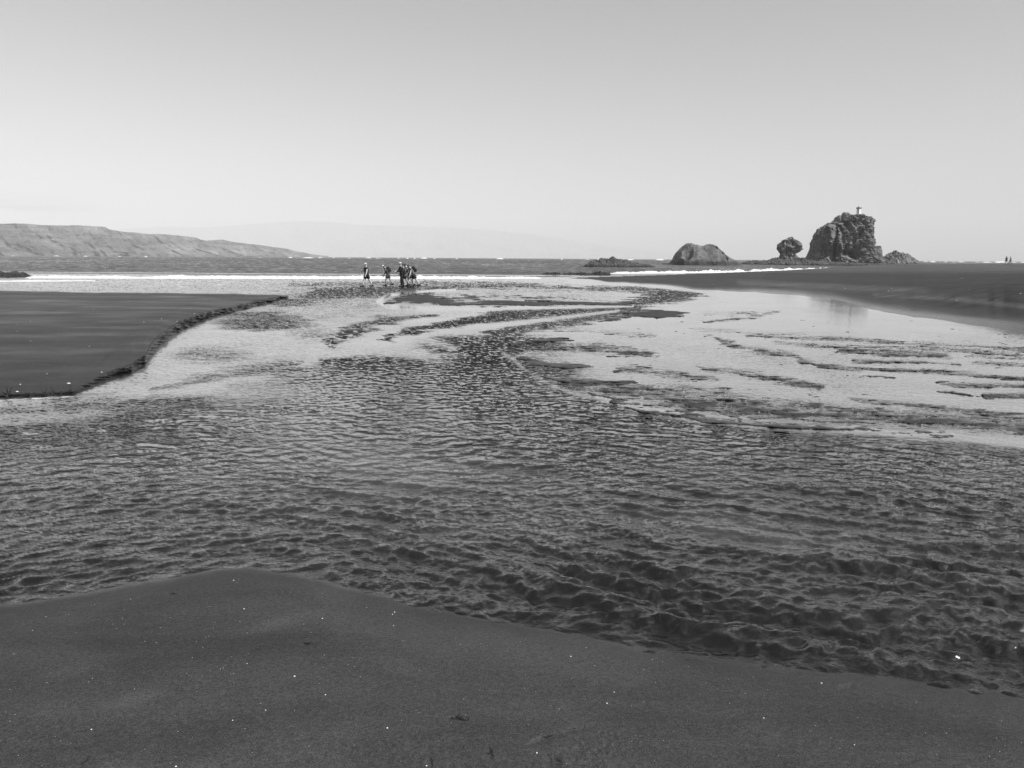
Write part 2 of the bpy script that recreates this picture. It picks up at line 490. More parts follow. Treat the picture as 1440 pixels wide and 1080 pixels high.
# islet in mid-stream (smooth dark)
bar(stroke(x, y, [(548, 426, 2), (562, 421, 5.5), (585, 419.5, 7.5), (610, 421, 7), (630, 424, 4.5)], .35), 1.6)
bar(stroke(x, y, [(636, 421, 2), (655, 417.5, 4), (675, 420, 3)], .4), 1.35)
bar(stroke(x, y, [(620, 427, 2.5), (650, 427.5, 2.8), (700, 426, 4.2), (790, 426.2, 3.4), (850, 427, 2), (892, 427, 1)], .4), 1.6)
bar(stroke(x, y, [(684, 415, 2.5), (710, 416, 3.5), (760, 418, 3), (820, 421, 1.5)], .6), 1.15)
bar(stroke(x, y, [(560, 406, 1.2), (640, 404, 1.4), (720, 407, 1.8), (800, 409, 1.2)]), 0.9)
# edge bars by the bend
bar(ell(x, y, 925, 441, 42, 5.5, 0.3), 1.7)
bar(stroke(x, y, [(840, 452, 1.5), (865, 449, 3.5), (882, 446, 2)]), 1.6)
bar(stroke(x, y, [(718, 487, 1.2), (745, 479, 3.2), (775, 476, 3.2), (800, 477, 2)]), 1.5)
bar(stroke(x, y, [(725, 503, 1.5), (750, 509, 5), (785, 513, 4), (830, 514, 2)]), 1.4)
bar(stroke(x, y, [(770, 529, 2), (810, 538, 6), (860, 538, 4), (900, 536, 2)]), 1.3)
edge_bar = stroke(x, y, [(830, 549, 3), (900, 570, 7), (980, 586, 8), (1060, 594, 8), (1150, 599, 7), (1260, 605, 6), (1340, 613, 4)], 0.4)
bar(edge_bar, 1.02)
bar(stroke(x, y, [(826, 552, 1.5), (900, 577, 2.2), (980, 592, 2.6), (1060, 599, 2.4), (1130, 603, 1.5)], .5), 1.35)
streaky = 0
for pts, s_ in [([(780, 488, 5), (850, 490, 10), (920, 500, 5)], .95), ([(780, 463, 3), (860, 468, 4), (920, 472, 3)], .75), ([(800, 545, 4), (900, 552, 14), (1010, 566, 20), (1120, 580, 18), (1250, 588, 15), (1440, 600, 15), (1800, 618, 18)], 1.0),
                ([(870, 520, 5), (950, 527, 7), (1010, 534, 3)], .85), ([(985, 517, 3), (1040, 524, 6), (1100, 535, 7), (1160, 545, 4)], .95),
                ([(998, 472, 1.5), (1030, 485, 4), (1070, 494, 5), (1120, 500, 4)], 1.0), ([(1120, 505, 2), (1160, 515, 4.5), (1230, 519, 3.5), (1320, 524, 3.5), (1440, 531, 3), (1700, 545, 4)], 1.1),
                ([(1030, 466, 1.5), (1100, 474, 3), (1200, 478, 3), (1320, 485, 3), (1440, 492, 3.5), (1700, 505, 4)], .9), ([(1180, 493, 3), (1250, 496, 5), (1330, 500, 3.5)], 1.05), ([(1090, 482, 2), (1180, 488, 3), (1300, 490, 3), (1440, 499, 3)], .8),
                ([(1200, 507, 2), (1290, 509, 3), (1350, 513, 2)], .95), ([(1370, 510, 2), (1420, 513, 2.5), (1500, 517, 2)], 1.0), ([(1360, 500, 2), (1440, 503, 2), (1500, 505, 2)], .9),
                ([(1325, 538, 2), (1350, 541, 4), (1400, 542, 3), (1460, 544, 3)], 1.1), ([(1318, 549, 1), (1340, 551, 2.5), (1365, 555, 1.5)], 1.2), ([(1385, 556, 3), (1430, 557, 4), (1500, 560, 3)], 1.1),
                ([(1210, 529, 1), (1240, 530, 2), (1260, 532, 1)], .9), ([(995, 452, 2), (1030, 449, 2), (1065, 444, 2.5), (1090, 438, 2)], .95), ([(985, 441, 2), (1020, 442, 3), (1060, 440, 3)], .7),
                ([(1190, 561, 2), (1280, 568, 5), (1360, 578, 6), (1440, 588, 7), (1560, 598, 8)], .95), ([(900, 585, 4), (1000, 592, 4), (1130, 600, 4)], .9), ([(980, 462, 3), (1050, 468, 3), (1130, 470, 3)], .6)]:
    streaky = np.maximum(streaky, stroke(x, y, pts, 0.9) * s_)
# fine braids over the open flat
flat_zone = smooth((x - 700) / 60) * smooth((y - 430) / 20) * smooth((618 - y) / 14)
B = np.maximum(B, 1.12 * streaky)
bars_raw = B
nC = fbm2(gx0 * 5, gy0 * 9, 4, 72, 0.65)
B = np.maximum(B, 0.30 * flat_zone)
h_bar = -0.024 + 0.023 * B + 0.011 * nA + 0.012 * nB + 0.007 * nC
h_bar = np.where(B > 1.25, np.maximum(h_bar, -0.026 + 0.024 * B), h_bar)
x, y = XX, YY
h_bar = np.where((B < 0.12) & (flat_zone < 0.2), -0.25, h_bar)

# --- mask of the rough, deep stream
basin = [(-900, 600), (-300, 580), (60, 568), (110, 559), (220, 553), (330, 540), (400, 524), (450, 508), (520, 503), (600, 508), (650, 500), (640, 492), (600, 486), (600, 478), (650, 474), (692, 478),
         (706, 492), (735, 515), (770, 538), (830, 560), (900, 583), (980, 597), (1060, 604), (1130, 608), (1240, 613), (1340, 621), (1440, 632), (1700, 650), (2340, 690), (2340, 2200), (-900, 2200)]
sb = poly_sdf(x, y, basin)
wv = smooth((680 - x) / 60)
sbw = poly_sdf(x + wv * 26 * fbm2(gx0 * .5, gy0 * .5, 4, 301, .6), y + wv * 9 * fbm2(gx0 * .6 + 3, gy0 * .6, 4, 302, .65), basin)
inbw = smooth((6 + wv * 4 - sbw) / (12 + 24 * wv))
inb = smooth((3 - sb) / 12)
deep = sb < 3
h_bar = np.where(deep, np.minimum(h_bar, -0.25), h_bar)
# soft sand apron on the bend's outer edge reads as a slight step
H = np.maximum.reduce([h_near, h_left, rb, h_bar])
H = np.where((sn < -3) & deep & (plateau < 0.05), np.minimum(H, -0.02 + 0.0022 * np.minimum(sn + 3, 0)), H)
H = np.where(sn < -3, np.maximum(H, -0.25), H)

# --- ripple strength
R = 0.10 - 0.075 * smooth((x - 780) / 120) * smooth((500 - y) / 60)
sweep = fbm2(gx0 * 0.45, gy0 * 0.22, 4, 81)
R = R + 0.05 * sweep
x, y = XX + 16 * fbm2(gx0 * 0.5, gy0 * 0.8, 4, 171, .6), YY + 2.6 * fbm2(gx0 * 0.45 + 3, gy0 * 0.8, 4, 172, .65)
rmod = np.clip(1.05 + 0.40 * fbm2(gx0 * 1.6, gy0 * 2.6, 4, 173, .6), .6, 1.35)
def add(v, s_):
    global R
    R = np.maximum(R, v * s_ * rmod)
def sub(v, s_):
    global R
    R = R * (1 - v * s_)
add(stroke(x, y, [(985, 413, 3), (960, 414, 8), (925, 418, 9), (880, 428, 4), (820, 434, 4)], .6), .95)
add(stroke(x, y, [(985, 412, 3), (900, 407, 4), (820, 405, 2), (720, 402, 2), (600, 404, 3), (520, 408, 5), (440, 412, 6)], .8), .7)
add(stroke(x, y, [(905, 434, 6), (860, 441, 7), (800, 453, 6), (740, 462, 6), (695, 470, 7), (690, 484, 14)], .8), .8)
add(stroke(x, y, [(900, 433, 4), (840, 435, 8), (760, 441, 10), (700, 445, 9), (650, 453, 5), (600, 461, 4.5), (565, 468, 6), (550, 478, 5)], .6), 1.0)
add(ell(x, y, 690, 485, 90, 14, .6), .8)
add(stroke(x, y, [(465, 484, 5), (490, 468, 9), (530, 454, 7), (580, 446, 3), (620, 444, 2)], .8), .75)
add(stroke(x, y, [(455, 510, 6), (520, 514, 12), (600, 520, 12)], .9), .8)
add(ell(x, y, 372, 455, 60, 9, .8), .75); add(ell(x, y, 360, 444, 50, 4, .8), .6); add(ell(x, y, 400, 425, 40, 5, .8), .6)
add(stroke(x, y, [(420, 418, 4), (500, 414, 5), (600, 410, 4)], .9), .6)
add(stroke(x, y, [(410, 400, 2), (560, 398, 3), (700, 398, 2), (760, 401, 1.5)], .9), .45)
add(ell(x, y, 440, 470, 40, 10, .9), .35); add(ell(x, y, 300, 500, 60, 14, .9), .3)
add(stroke(x, y, [(215, 548, 3), (270, 536, 7), (350, 522, 9), (420, 512, 8)], 1.2), .42)
R = R + 0.20 * smooth((700 - x) / 300) * smooth((470 - y) / 30) * rmod
R = R + 0.16 * ell(x, y, 700, 415, 260, 20, .6) * rmod
inside = 0.66 + 0.25 * sweep
R = R * (1 - inbw) + np.maximum(R, inside) * inbw
sub(ell(x, y, 590, 668, 190, 30, 1.0, rot=4), .12)
sub(ell(x, y, 450, 640, 120, 44, 1.0, rot=20), .22)
sub(ell(x, y, 420, 592, 130, 32, 1.0), .38)
sub(ell(x, y, 360, 550, 100, 18, .9), .55)
sub(ell(x, y, 40, 590, 160, 9, .9, rot=-5), .6)
sub(ell(x, y, 980, 740, 190, 16, 1.0, rot=6), .15)
sub(ell(x, y, 1250, 625, 260, 10, .9, rot=3), .3)
add(ell(x, y, 690, 550, 110, 45, .9), .95)
add(ell(x, y, 420, 660, 60, 30, .9), .8)
x, y = XX, YY
sub(smooth((4 - sbw) / 6) * smooth((8 + sbw) / 6) * smooth((x - 690) / 15) * smooth((845 - x) / 50) * smooth((y - 484) / 8), .55)   # smooth lip along the bar
sub(stroke(x, y, [(640, 408, 1.5), (600, 409.5, 1.8), (548, 415, 2.5), (532, 424, 3), (545, 431, 3), (600, 434.5, 2.8), (700, 434, 3), (800, 432, 3), (890, 430.5, 2)], .8), .9)
sub(stroke(x, y, [(545, 488, 8), (556, 474, 5), (600, 478, 5), (640, 490, 6)], .9), .6)
sub(stroke(x, y, [(560, 452, 3), (640, 447, 2), (700, 434, 2)], .9), .5)
sub(stroke(x, y, [(620, 466, 3), (700, 457, 4), (800, 445, 3), (870, 437, 2)], .8), .8)
sub(stroke(x, y, [(800, 396, 2), (900, 400, 2.5), (985, 410, 2.5), (1040, 416, 4)], .8), .9)
R = np.maximum(R, 0.34 * np.clip(streaky, 0, 1) * rmod * (1 - inb))
R = np.clip(R, 0.02, 1.1)

foam = np.zeros_like(x)
foam = np.maximum(foam, .75 * stroke(x, y, [(-200, 566.5, 1.6), (0, 563, 1.5), (30, 561.5, 1), (50, 560, 1.8), (104, 557.5, 1.0)], .6))
foam = np.maximum(foam, .35 * stroke(x, y, [(110, 556, 1.5), (150, 546, 4), (190, 533, 2)], .9))
foam = np.maximum(foam, 0.44 * stroke(x, y, [(283, 741, 1.5), (290, 750, 2), (303, 757, 2), (310, 759, 2)], .9))
foam = np.maximum(foam, .42 * ell(x, y, 310, 735, 16, 10, .9))
foam = np.maximum(foam, .42 * stroke(x, y, [(352, 462, 1.5), (385, 464, 1.5), (415, 461, 1.5)], .9))
foam = np.maximum(foam, .36 * stroke(x, y, [(210, 541, 2), (260, 535, 3), (300, 530, 2)], .9))
foam = np.maximum(foam, .40 * stroke(x, y, [(640, 404, 1), (600, 409, 1.5), (548, 417, 2), (533, 426, 2.5), (560, 433, 2.5), (640, 433.5, 1.8), (760, 431.5, 1.5), (890, 430, 1)], .8))
foam = np.maximum(foam, .30 * stroke(x, y, [(700, 492, 1.5), (740, 520, 1.5), (800, 550, 1.2)], .8))
foam = np.maximum(foam, .66 * stroke(x, y, [(395, 424, 1), (407, 418, 1.5), (409, 421, 1)], .8))

# ------------------------------------------------------------------ sand mesh
Hs = H.copy()
tx, ty = ground(XX, YY, Hs)
# behind the crest of the right beach the sand falls away to the sea
for j in range(NC):
    if cx[j] < 790: continue
    top = np.searchsorted(cs, yu[0, j] - yh(cx[j]))
    if top < 2 or top >= NR - 1: continue
    base_d = math.hypot(tx[top, j], ty[top, j])
    ux, uy = tx[top, j] / base_d, ty[top, j] / base_d
    n = np.arange(top - 1, -1, -1)
    k = (top - n)
    dd = base_d + k * 3.0
    tx[n, j] = ux * dd; ty[n, j] = uy * dd
    Hs[n, j] = np.maximum(Hs[top, j] - 0.06 * k, -0.4)
# colour maps of the sand
shore = smooth((0.035 - Hs) / 0.03)
wet = np.clip(0.25 + 0.75 * smooth((0.05 - Hs) / 0.05), 0, 1)
wet = np.where(sn > 0, np.clip(0.75 * np.exp(-(sn + 3 * fbm2(gx0 * 4, gy0 * 4, 3, 77)) / 7) + 0.28 * np.exp(-sn / 45), 0, 1), wet)
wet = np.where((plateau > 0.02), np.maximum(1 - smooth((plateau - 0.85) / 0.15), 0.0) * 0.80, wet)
onbeach = (rb >= Hs - 1e-4) & (x > 790)
wetb = 1 - smooth((tb * 1.0 + 0.10 * fbm2(gx0 * 0.12, gy0 * 0.03, 4, 92) - 0.02) / 0.42)
wet = np.where(onbeach, wetb, wet)
wet = np.where((h_bar >= Hs - 1e-4) & ~onbeach & (sn < -3) & (plateau < 0.02), 1.0 - 0.62 * smooth(Hs / 0.018), wet)
dry = np.zeros_like(x)
bd = 0.12 + 0.50 * smooth((386 - y) / 9)
bd = bd + 0.45 * stroke(x, y, [(1040, 397, 3), (1150, 403, 4), (1300, 408, 5)], 1.2) + 0.5 * stroke(x, y, [(1230, 415, 2), (1330, 419, 3), (1440, 431, 3)], 1.2)
bd = bd - 0.7 * stroke(x, y, [(1080, 389, 3), (1200, 393, 5), (1330, 397, 6), (1500, 398, 7)], 1.1) - 0.5 * stroke(x, y, [(1290, 428, 4), (1380, 438, 6), (1500, 450, 7)], 1.2)
bd = bd * (1 + 0.5 * fbm2(gx0 * 0.03, gy0 * 0.12, 4, 95, .6))
dry = np.where(onbeach, np.clip(bd, 0, 1.3), dry)
wet = np.where(onbeach, np.clip(wet + 0.45 * stroke(x, y, [(1080, 389, 3), (1200, 393, 5), (1330, 397, 6), (1500, 398, 7)], 1.1) * 0.6, 0, 1), wet)
dry = np.where(plateau > 0.9, np.clip(0.45 * smooth((500 - y) / 90) + 0.1 + 0.55 * np.maximum(fbm2(gx0 * 0.25, gy0 * 0.5, 4, 15), 0) * smooth((540 - y) / 60), 0, 1), dry)
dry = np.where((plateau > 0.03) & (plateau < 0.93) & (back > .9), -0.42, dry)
prints = sum(ell(x, y, px_, py_, rx_, ry_, .9, rot=-15) for px_, py_, rx_, ry_ in [(750, 1040, 11, 5), (790, 1053, 17, 5), (800, 1020, 20, 4), (782, 1070, 8, 8), (698, 972, 7, 3), (748, 987, 6, 3), (792, 993, 8, 4), (838, 963, 20, 5), (602, 1050, 30, 8), (180, 985, 40, 8), (100, 940, 50, 9), (380, 880, 60, 7), (1060, 1025, 14, 4), (880, 962, 20, 5)])
dry = np.where(sn > 0, 0.17 * prints + 0.05 + 0.12 * smooth((fbm2(gx0 * 0.9, gy0 * 0.9, 3, 14) + 0.1) * 2), dry)
keep = Hs > -0.07
keep = keep | (S > 700)
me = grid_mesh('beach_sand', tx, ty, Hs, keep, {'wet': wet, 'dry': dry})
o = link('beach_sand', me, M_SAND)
tag(o, 'black volcanic sand of the banks, bars and beach around the stream', kind='structure')

# ------------------------------------------------------------------ stream mesh
dist = np.hypot(gx0, gy0)
tA = Tile(512, 4.9, 0.10, 0.75, [(-78, 1.0), (-108, 0.9)], 12, 5, 2.35, 0.012)
tA2 = Tile(512, 6.3, 0.17, 0.95, [(-106, 1.0), (-72, 0.6)], 14, 65, 2.5, 0.012)
tB = Tile(512, 2.3, 0.045, 0.18, [(-90, 1.0), (-40, 0.6), (-140, 0.6)], 2, 6)
tC = Tile(512, 1.3, 0.018, 0.07, [(-90, 1.0), (-20, 0.6), (-160, 0.6)], 1, 8, 2.6)
warp1 = fbm2(gx0 * 0.35, gy0 * 0.35, 3, 101); warp2 = fbm2(gx0 * 0.35 + 40, gy0 * 0.35, 3, 103)
wx, wy = gx0 + 0.28 * warp1, gy0 + 0.28 * warp2
GA = smooth((y - 560) / 330) * smooth((x - 250) / 260) * 0.95 + 0.16 * smooth((y - 520) / 60)
GA = GA * (0.75 + 0.55 * smooth((x - 500) / 700) * smooth((y - 700) / 200))
patchy = 0.75 + 0.55 * fbm2(gx0 * 0.55, gy0 * 0.55, 3, 111)
near_damp = 0.25 + 0.75 * smooth(-sn / 45)
left_damp = smooth((y - yb) / 8) * 0.9 + 0.1 if False else 1.0
row_sp = np.abs(np.gradient(gy0, axis=0))
fA = smooth((0.24 / np.maximum(row_sp, 1e-4) - 2) / 3)
fB = smooth((0.09 / np.maximum(row_sp, 1e-4) - 2) / 3)
fC = smooth((0.03 / np.maximum(row_sp, 1e-4) - 2) / 3)
aA = 0.0300 * np.minimum(GA * np.clip(patchy, .3, 1.5), 0.88) * np.clip(R * 1.35, 0, 1.1) * fA * near_damp
aB = 0.0092 * np.clip(R * 1.3, 0, 1.1) * (0.6 + 0.4 * patchy) * fB * (0.4 + 0.6 * near_damp)
aC = 0.0022 * np.clip(R * 1.3, 0, 1.1) * fC
cu, su = math.cos(math.radians(-22)), math.sin(math.radians(-22))
wu, wv_ = wx * cu + wy * su, -wx * su + wy * cu      # along and across the crests, which run with the current
hA, duA, dvA = tA.sample(wu * 0.55, wv_)
dxA, dyA = duA * cu - dvA * su, duA * su + dvA * cu
h2_ = tA2.sample((wu + 0.12 * warp2) * 0.6, wv_ - 0.12 * warp1)[0]
rdg = (0.78 - np.sqrt(h2_ ** 2 + 0.012)) / 0.55
rB = tB.sample(wx * 0.6 + 3, wy * 0.6)[0]
rdgB = (0.78 - np.sqrt(rB ** 2 + 0.02)) / 0.55
hB, dxB, dyB = tB.sample(wx * 0.93 + wy * 0.36, wy * 0.93 - wx * 0.36)
hC, dxC, dyC = tC.sample(gx0, gy0)
hA = 1.5 * np.tanh(hA / 1.5); hA = hA + 0.12 * (hA ** 2 - 1); hB = 1.8 * np.tanh(hB / 1.8); hB = hB + 0.15 * (hB ** 2 - 1)
Zw = aA * (0.62 * hA + 0.50 * rdg) + aB * (0.9 * hB + 0.5 * rdgB) + aC * hC
ch = 0.55
Xw = gx0 + ch * (aA * dxA + aB * (dxB * .93 - dyB * .36) + aC * dxC)
Yw = gy0 + ch * (aA * dyA + aB * (dyB * .93 + dxB * .36) + aC * dyC)
# standing step where the two currents meet
Zw = Zw + 0.0 * stroke(x, y, [(280, 738, 3), (303, 756, 3), (308, 790, 3)], .9) * smooth((y - 600) / 50)
silt_sheen = smooth((0.50 - R) / 0.42)  # silt tint plus painted sky sheen, strongest where the water lies smooth
pale = np.maximum.reduce([ell(x, y, 590, 668, 190, 30, 1.0, rot=4), ell(x, y, 450, 630, 120, 45, 1.0, rot=20), ell(x, y, 420, 592, 130, 34, 1.0), ell(x, y, 1000, 740, 190, 16, 1.0, rot=6)])
pale = pale * np.clip(0.7 + 0.7 * fbm2(gx0 * 0.8, gy0 * 1.2, 4, 211, .6), 0, 1.2)
pale = np.maximum(pale, .62 * ell(x, y, 470, 660, 270, 90, 1.0, rot=8) * np.clip(0.75 + 0.9 * fbm2(gx0 * 0.9, gy0 * 1.4, 4, 213, .6), .1, 1.3))
silt_sheen = np.maximum(silt_sheen, 0.20 * pale)
ripple = R * np.where(y > 560, 0.9, 1.0)
tF = Tile(512, 3.1, 0.05, 0.30, [(-90, 1.0), (-50, .6), (-130, .6)], 2, 55, 2.2)
fx_, fy_ = tF.sample(gx0 + .3 * warp2, gy0 + .3 * warp1, True)
tE = Tile(512, 1.3, 0.014, 0.10, [(-90, 1.0), (-50, .7), (-130, .7)], 3, 57, 2.1)
ex_, ey_ = tE.sample(gx0 * (1 + 0) + .1 * warp2, gy0 + .1 * warp1, True)
nearw = smooth((y - 560) / 180)
fx_ = fx_ * (1 - nearw) + (0.40 * fx_ + 0.46 * ex_) * nearw; fy_ = fy_ * (1 - nearw) + (0.40 * fy_ + 0.46 * ey_) * nearw
unres = 1 - 0.35 * np.sqrt(np.clip(fB, 0, 1))
tongue = np.maximum.reduce([ell(x, y, 700, 540, 100, 60, .9, rot=35), ell(x, y, 860, 640, 230, 45, 1.0, rot=8), .7 * ell(x, y, 1250, 760, 330, 120, 1.0), .8 * ell(x, y, 500, 515, 80, 14, .9), .5 * ell(x, y, 120, 690, 200, 60, 1.0)])
farf = smooth((500 - y) / 50)
fx_ = fx_ * (1 - .88 * farf) + .15 * ex_ * farf; fy_ = fy_ * (1 - .88 * farf) + .15 * ey_ * farf
fx_ = fx_ * (1 - .4 * tongue * (1 - nearw)) + .34 * ex_ * tongue * (1 - nearw); fy_ = fy_ * (1 - .4 * tongue * (1 - nearw)) + .34 * ey_ * tongue * (1 - nearw)
sl = (0.60 - 0.18 * smooth((y - 600) / 150)) * np.clip(R, 0, 1.1) ** 1.4 * unres
keepw = (H < 0.05) & (S > 24)
keepw &= (sn < 60)
me = grid_mesh('stream_water', Xw, Yw, Zw, keepw, {'ripple': ripple, 'foam': foam, 'slope_x': fx_ * sl, 'slope_y': (fy_ + 0.5 * smooth((560 - y) / 60) - 0.08 * farf + 0.30 * tongue * (1 - 0.6 * nearw)) * sl, 'silt_sheen': silt_sheen})
o = link('stream_water', me, M_WATER)
tag(o, 'shallow rippled stream winding over the sand flats to the sea', kind='structure')

# ------------------------------------------------------------------ sea
sx = axis([(-900, -60, 20), (-60, 1500, 2.6), (1500, 2340, 20)])
ss = np.concatenate([np.geomspace(0.13, 1.5, 36)[:-1], np.arange(1.5, 31.5, 0.22)])
S2, X2 = np.meshgrid(ss, sx, indexing='ij')
Y2 = S2 + yh(X2)
ax_, ay_ = ground(X2, Y2, 0.0)
tS = Tile(512, 90, 1.6, 9, [(-80, 1.0), (-120, 0.6)], 2, 31, 2.6)
hS, dS, eS = tS.sample(ax_, ay_)
rs = np.abs(np.gradient(ay_, axis=0))
fade = smooth((29 - S2) / 6)
amp = 0.03 * fade * smooth((14 / np.maximum(rs, .01) - 1) / 3) * (0.4 + 0.6 * smooth((26 - S2) / 8))
Z2 = amp * hS + 0.05 * fade * smooth((16 / np.maximum(rs, .01) - 1) / 3) * np.sin(ay_ * 0.42 + 2 * fbm2(ax_ * .02, ay_ * .02, 2, 7)) - 0.012 * (1 - fade)
surfA = stroke(X2, Y2, [(-300, 397, 1.4), (110, 395.6, 1.3), (200, 394.6, 1.2), (330, 393.5, 1), (760, 392.2, .8)], .8)
f2 = 0.5 * surfA
surf_sA = interp(X2, [(-900, 392), (760, 391.5), (860, 385.5), (1050, 382.5), (1190, 377), (2340, 371)])
f2 = np.maximum(f2, .55 * stroke(X2, Y2, [(830, 385.8, .9), (900, 386, .9), (960, 385.3, .8), (1050, 383, .8), (1150, 379.6, .7), (1185, 377.2, .6)], .8))
f2 = np.maximum(f2, .5 * stroke(X2, Y2, [(925, 371.6, .5), (945, 371.9, .5), (960, 372.0, .5)], .7))
rip2 = 0.25 + 0.75 * smooth((27.5 - S2) / 3)
rip2 = rip2 * (0.18 + 0.82 * smooth((surf_sA + 1.0 - Y2) / 2))
tG = Tile(512, 45, 0.5, 3.2, [(-90, 1.0), (-60, .5), (-130, .5)], 1, 56, 2.3)
gx2, gy2 = tG.sample(ax_, ay_, True)
sl2 = rip2 * (0.052 + 0.012 * fbm2(ax_ * .03, ay_ * .006, 3, 66))
me = grid_mesh('sea_water', ax_, ay_, Z2, None, {'ripple': rip2, 'foam': f2, 'slope_x': gx2 * sl2, 'slope_y': (gy2 + 4.3) * sl2})
o = link('sea_water', me, M_SEA)
tag(o, 'grey open sea reaching to the horizon', kind='structure')

# wide base sheet below everything, and the sand behind the viewpoint
def sheet(name, x0, x1, y0, y1, z, mat, label):
    X, Y = np.meshgrid(np.linspace(x0, x1, 5), np.linspace(y0, y1, 5))
    me = grid_mesh(name, X, Y, np.full_like(X, z), None, {'wet': X * 0 + .3, 'dry': X * 0, 'ripple': X * 0 + 1, 'foam': X * 0})
    o = link(name, me, mat)
    return tag(o, label, kind='structure')
sheet('ground', -18500, 18500, -300, 19500, -0.8, M_SAND, 'sandy bed under the sea and the stream')
sheet('beach_terrace', -60, 60, -60, 1.9, 0.115, M_SAND, 'flat black sand where the viewer stands')

# ------------------------------------------------------------------ surf
def surf(name, base, height_px, depth, seed, label, cat='wave', n=700):
    xs = np.linspace(base[0][0], base[-1][0], n)
    ybs = interp(xs, base)
    hp_ = interp(xs, height_px)
    bx, by = ground(xs, ybs, 0.0)
    mpp = np.hypot(bx, by) / F_PX
    hh = hp_ * mpp * 0.68
    lump = 0.80 + 0.45 * fbm2(bx * 0.3, by * 0 + seed, 4, seed) + 0.22 * fbm2(bx * 2.2, by * 0, 3, seed + 3)
    prof = np.array([(-0.35, -0.03), (-0.12, .05), (0, .22), (.05, .55), (.10, .82), (.18, .97), (.30, 1.0), (.42, .86), (.55, .5), (.75, .2), (1.0, -0.06)])
    ends = smooth((xs - xs[0]) / 14) * smooth((xs[-1] - xs) / 14)
    X = np.zeros((len(prof), n)); Y = X.copy(); Z = X.copy()
    dl = np.hypot(bx, by); ux, uy = bx / dl, by / dl
    for i, (p_, q) in enumerate(prof):
        dn = 1 + 0.35 * fbm2(bx * 1.1 + i * 3, by * 0 + i, 3, seed + 20 + i)
        X[i] = bx + ux * p_ * depth; Y[i] = by + uy * p_ * depth * (1 + 0.0 * dn)
        Z[i] = q * hh * np.maximum(lump, .25) * ends * np.where(q > .1, dn, 1) - 0.03 * (1 - ends) + 0.015
    me = grid_mesh(name, X, Y, Z)
    o = link(name, me, M_FOAM)
    return tag(o, label, cat)
surf('breaking_wave', [(34, 391.0), (200, 391.6), (500, 391.8), (764, 391.6)], [(34, 4.0), (200, 4.4), (330, 4.8), (560, 4.6), (764, 3.4)], 5.0, 3, 'long white breaking wave behind the group of walkers')
surf('breaking_wave', [(856, 384.8), (960, 384.4), (1040, 382.9), (1054, 382.4)], [(856, 1.8), (885, 3.5), (905, 4.8), (1000, 4.6), (1045, 4.8), (1054, 2.5)], 7.0, 13, 'white breaker in front of the rounded two-humped rock')
surf('breaking_wave', [(1048, 381.9), (1090, 381.2), (1130, 379.9), (1190, 377.2)], [(1048, 3.5), (1070, 4.6), (1120, 3.8), (1160, 2.8), (1190, 1.2)], 9.0, 17, 'thin white breaker tapering along the sand below the lighthouse rock')
surf('breaking_wave', [(-300, 398), (-100, 396.8), (60, 396.0), (140, 395.4)], [(-300, 1.8), (0, 1.8), (100, 1.5), (140, 1.0)], 2.5, 23, 'low spent line of foam on the left edge, nearest the sand')

# breakers out on the reef line at the horizon
def far_breakers():
    bm = bmesh.new()
    spots = [(18, 4), (80, 9), (120, 4), (168, 3), (205, 3), (408, 6), (433, 16), (450, 6), (366, 3), (469, 3), (491, 3), (518, 9), (531, 6), (573, 3), (583, 3), (596, 9), (611, 3), (703, 10), (826, 5), (843, 8), (887, 9),
             (928, 12), (1031, 7), (1302, 6), (1312, 8), (1342, 5), (1352, 9), (1375, 7), (1388, 14), (1403, 8), (1410, 12), (1427, 6), (1438, 6), (1465, 9), (1330, 4), (-40, 10), (790, 3), (642, 3), (560, 3), (1056, 6)]
    for x_, wpx in spots:
        D = random.uniform(1300, 1700)
        mpp = D / F_PX
        X, _ = onplane(x_, yh(x_) + 1, D)
        n = 10; W = wpx * mpp
        hh = random.uniform(1.0, 2.3) * (1.15 if wpx > 7 else .8)
        v = []
        for i in range(n + 1):
            t = i / n
            e = math.sin(math.pi * t) ** 0.6 * random.uniform(.7, 1.1)
            xx = X + (t - .5) * W
            v.append([bm.verts.new((xx, D - 3, -.1)), bm.verts.new((xx, D - .5, hh * e * .7)), bm.verts.new((xx, D + .5, hh * e)), bm.verts.new((xx, D + 5, -.1))])
        for i in range(n):
            for k in range(3):
                bm.faces.new((v[i][k], v[i + 1][k], v[i + 1][k + 1], v[i][k + 1]))
    me = bpy.data.meshes.new('distant_breakers'); bm.to_mesh(me); bm.free()
    o = link('distant_breakers', me, M_FOAM)
    tag(o, 'scattered white crests of breakers along the horizon', kind='stuff')
far_breakers()

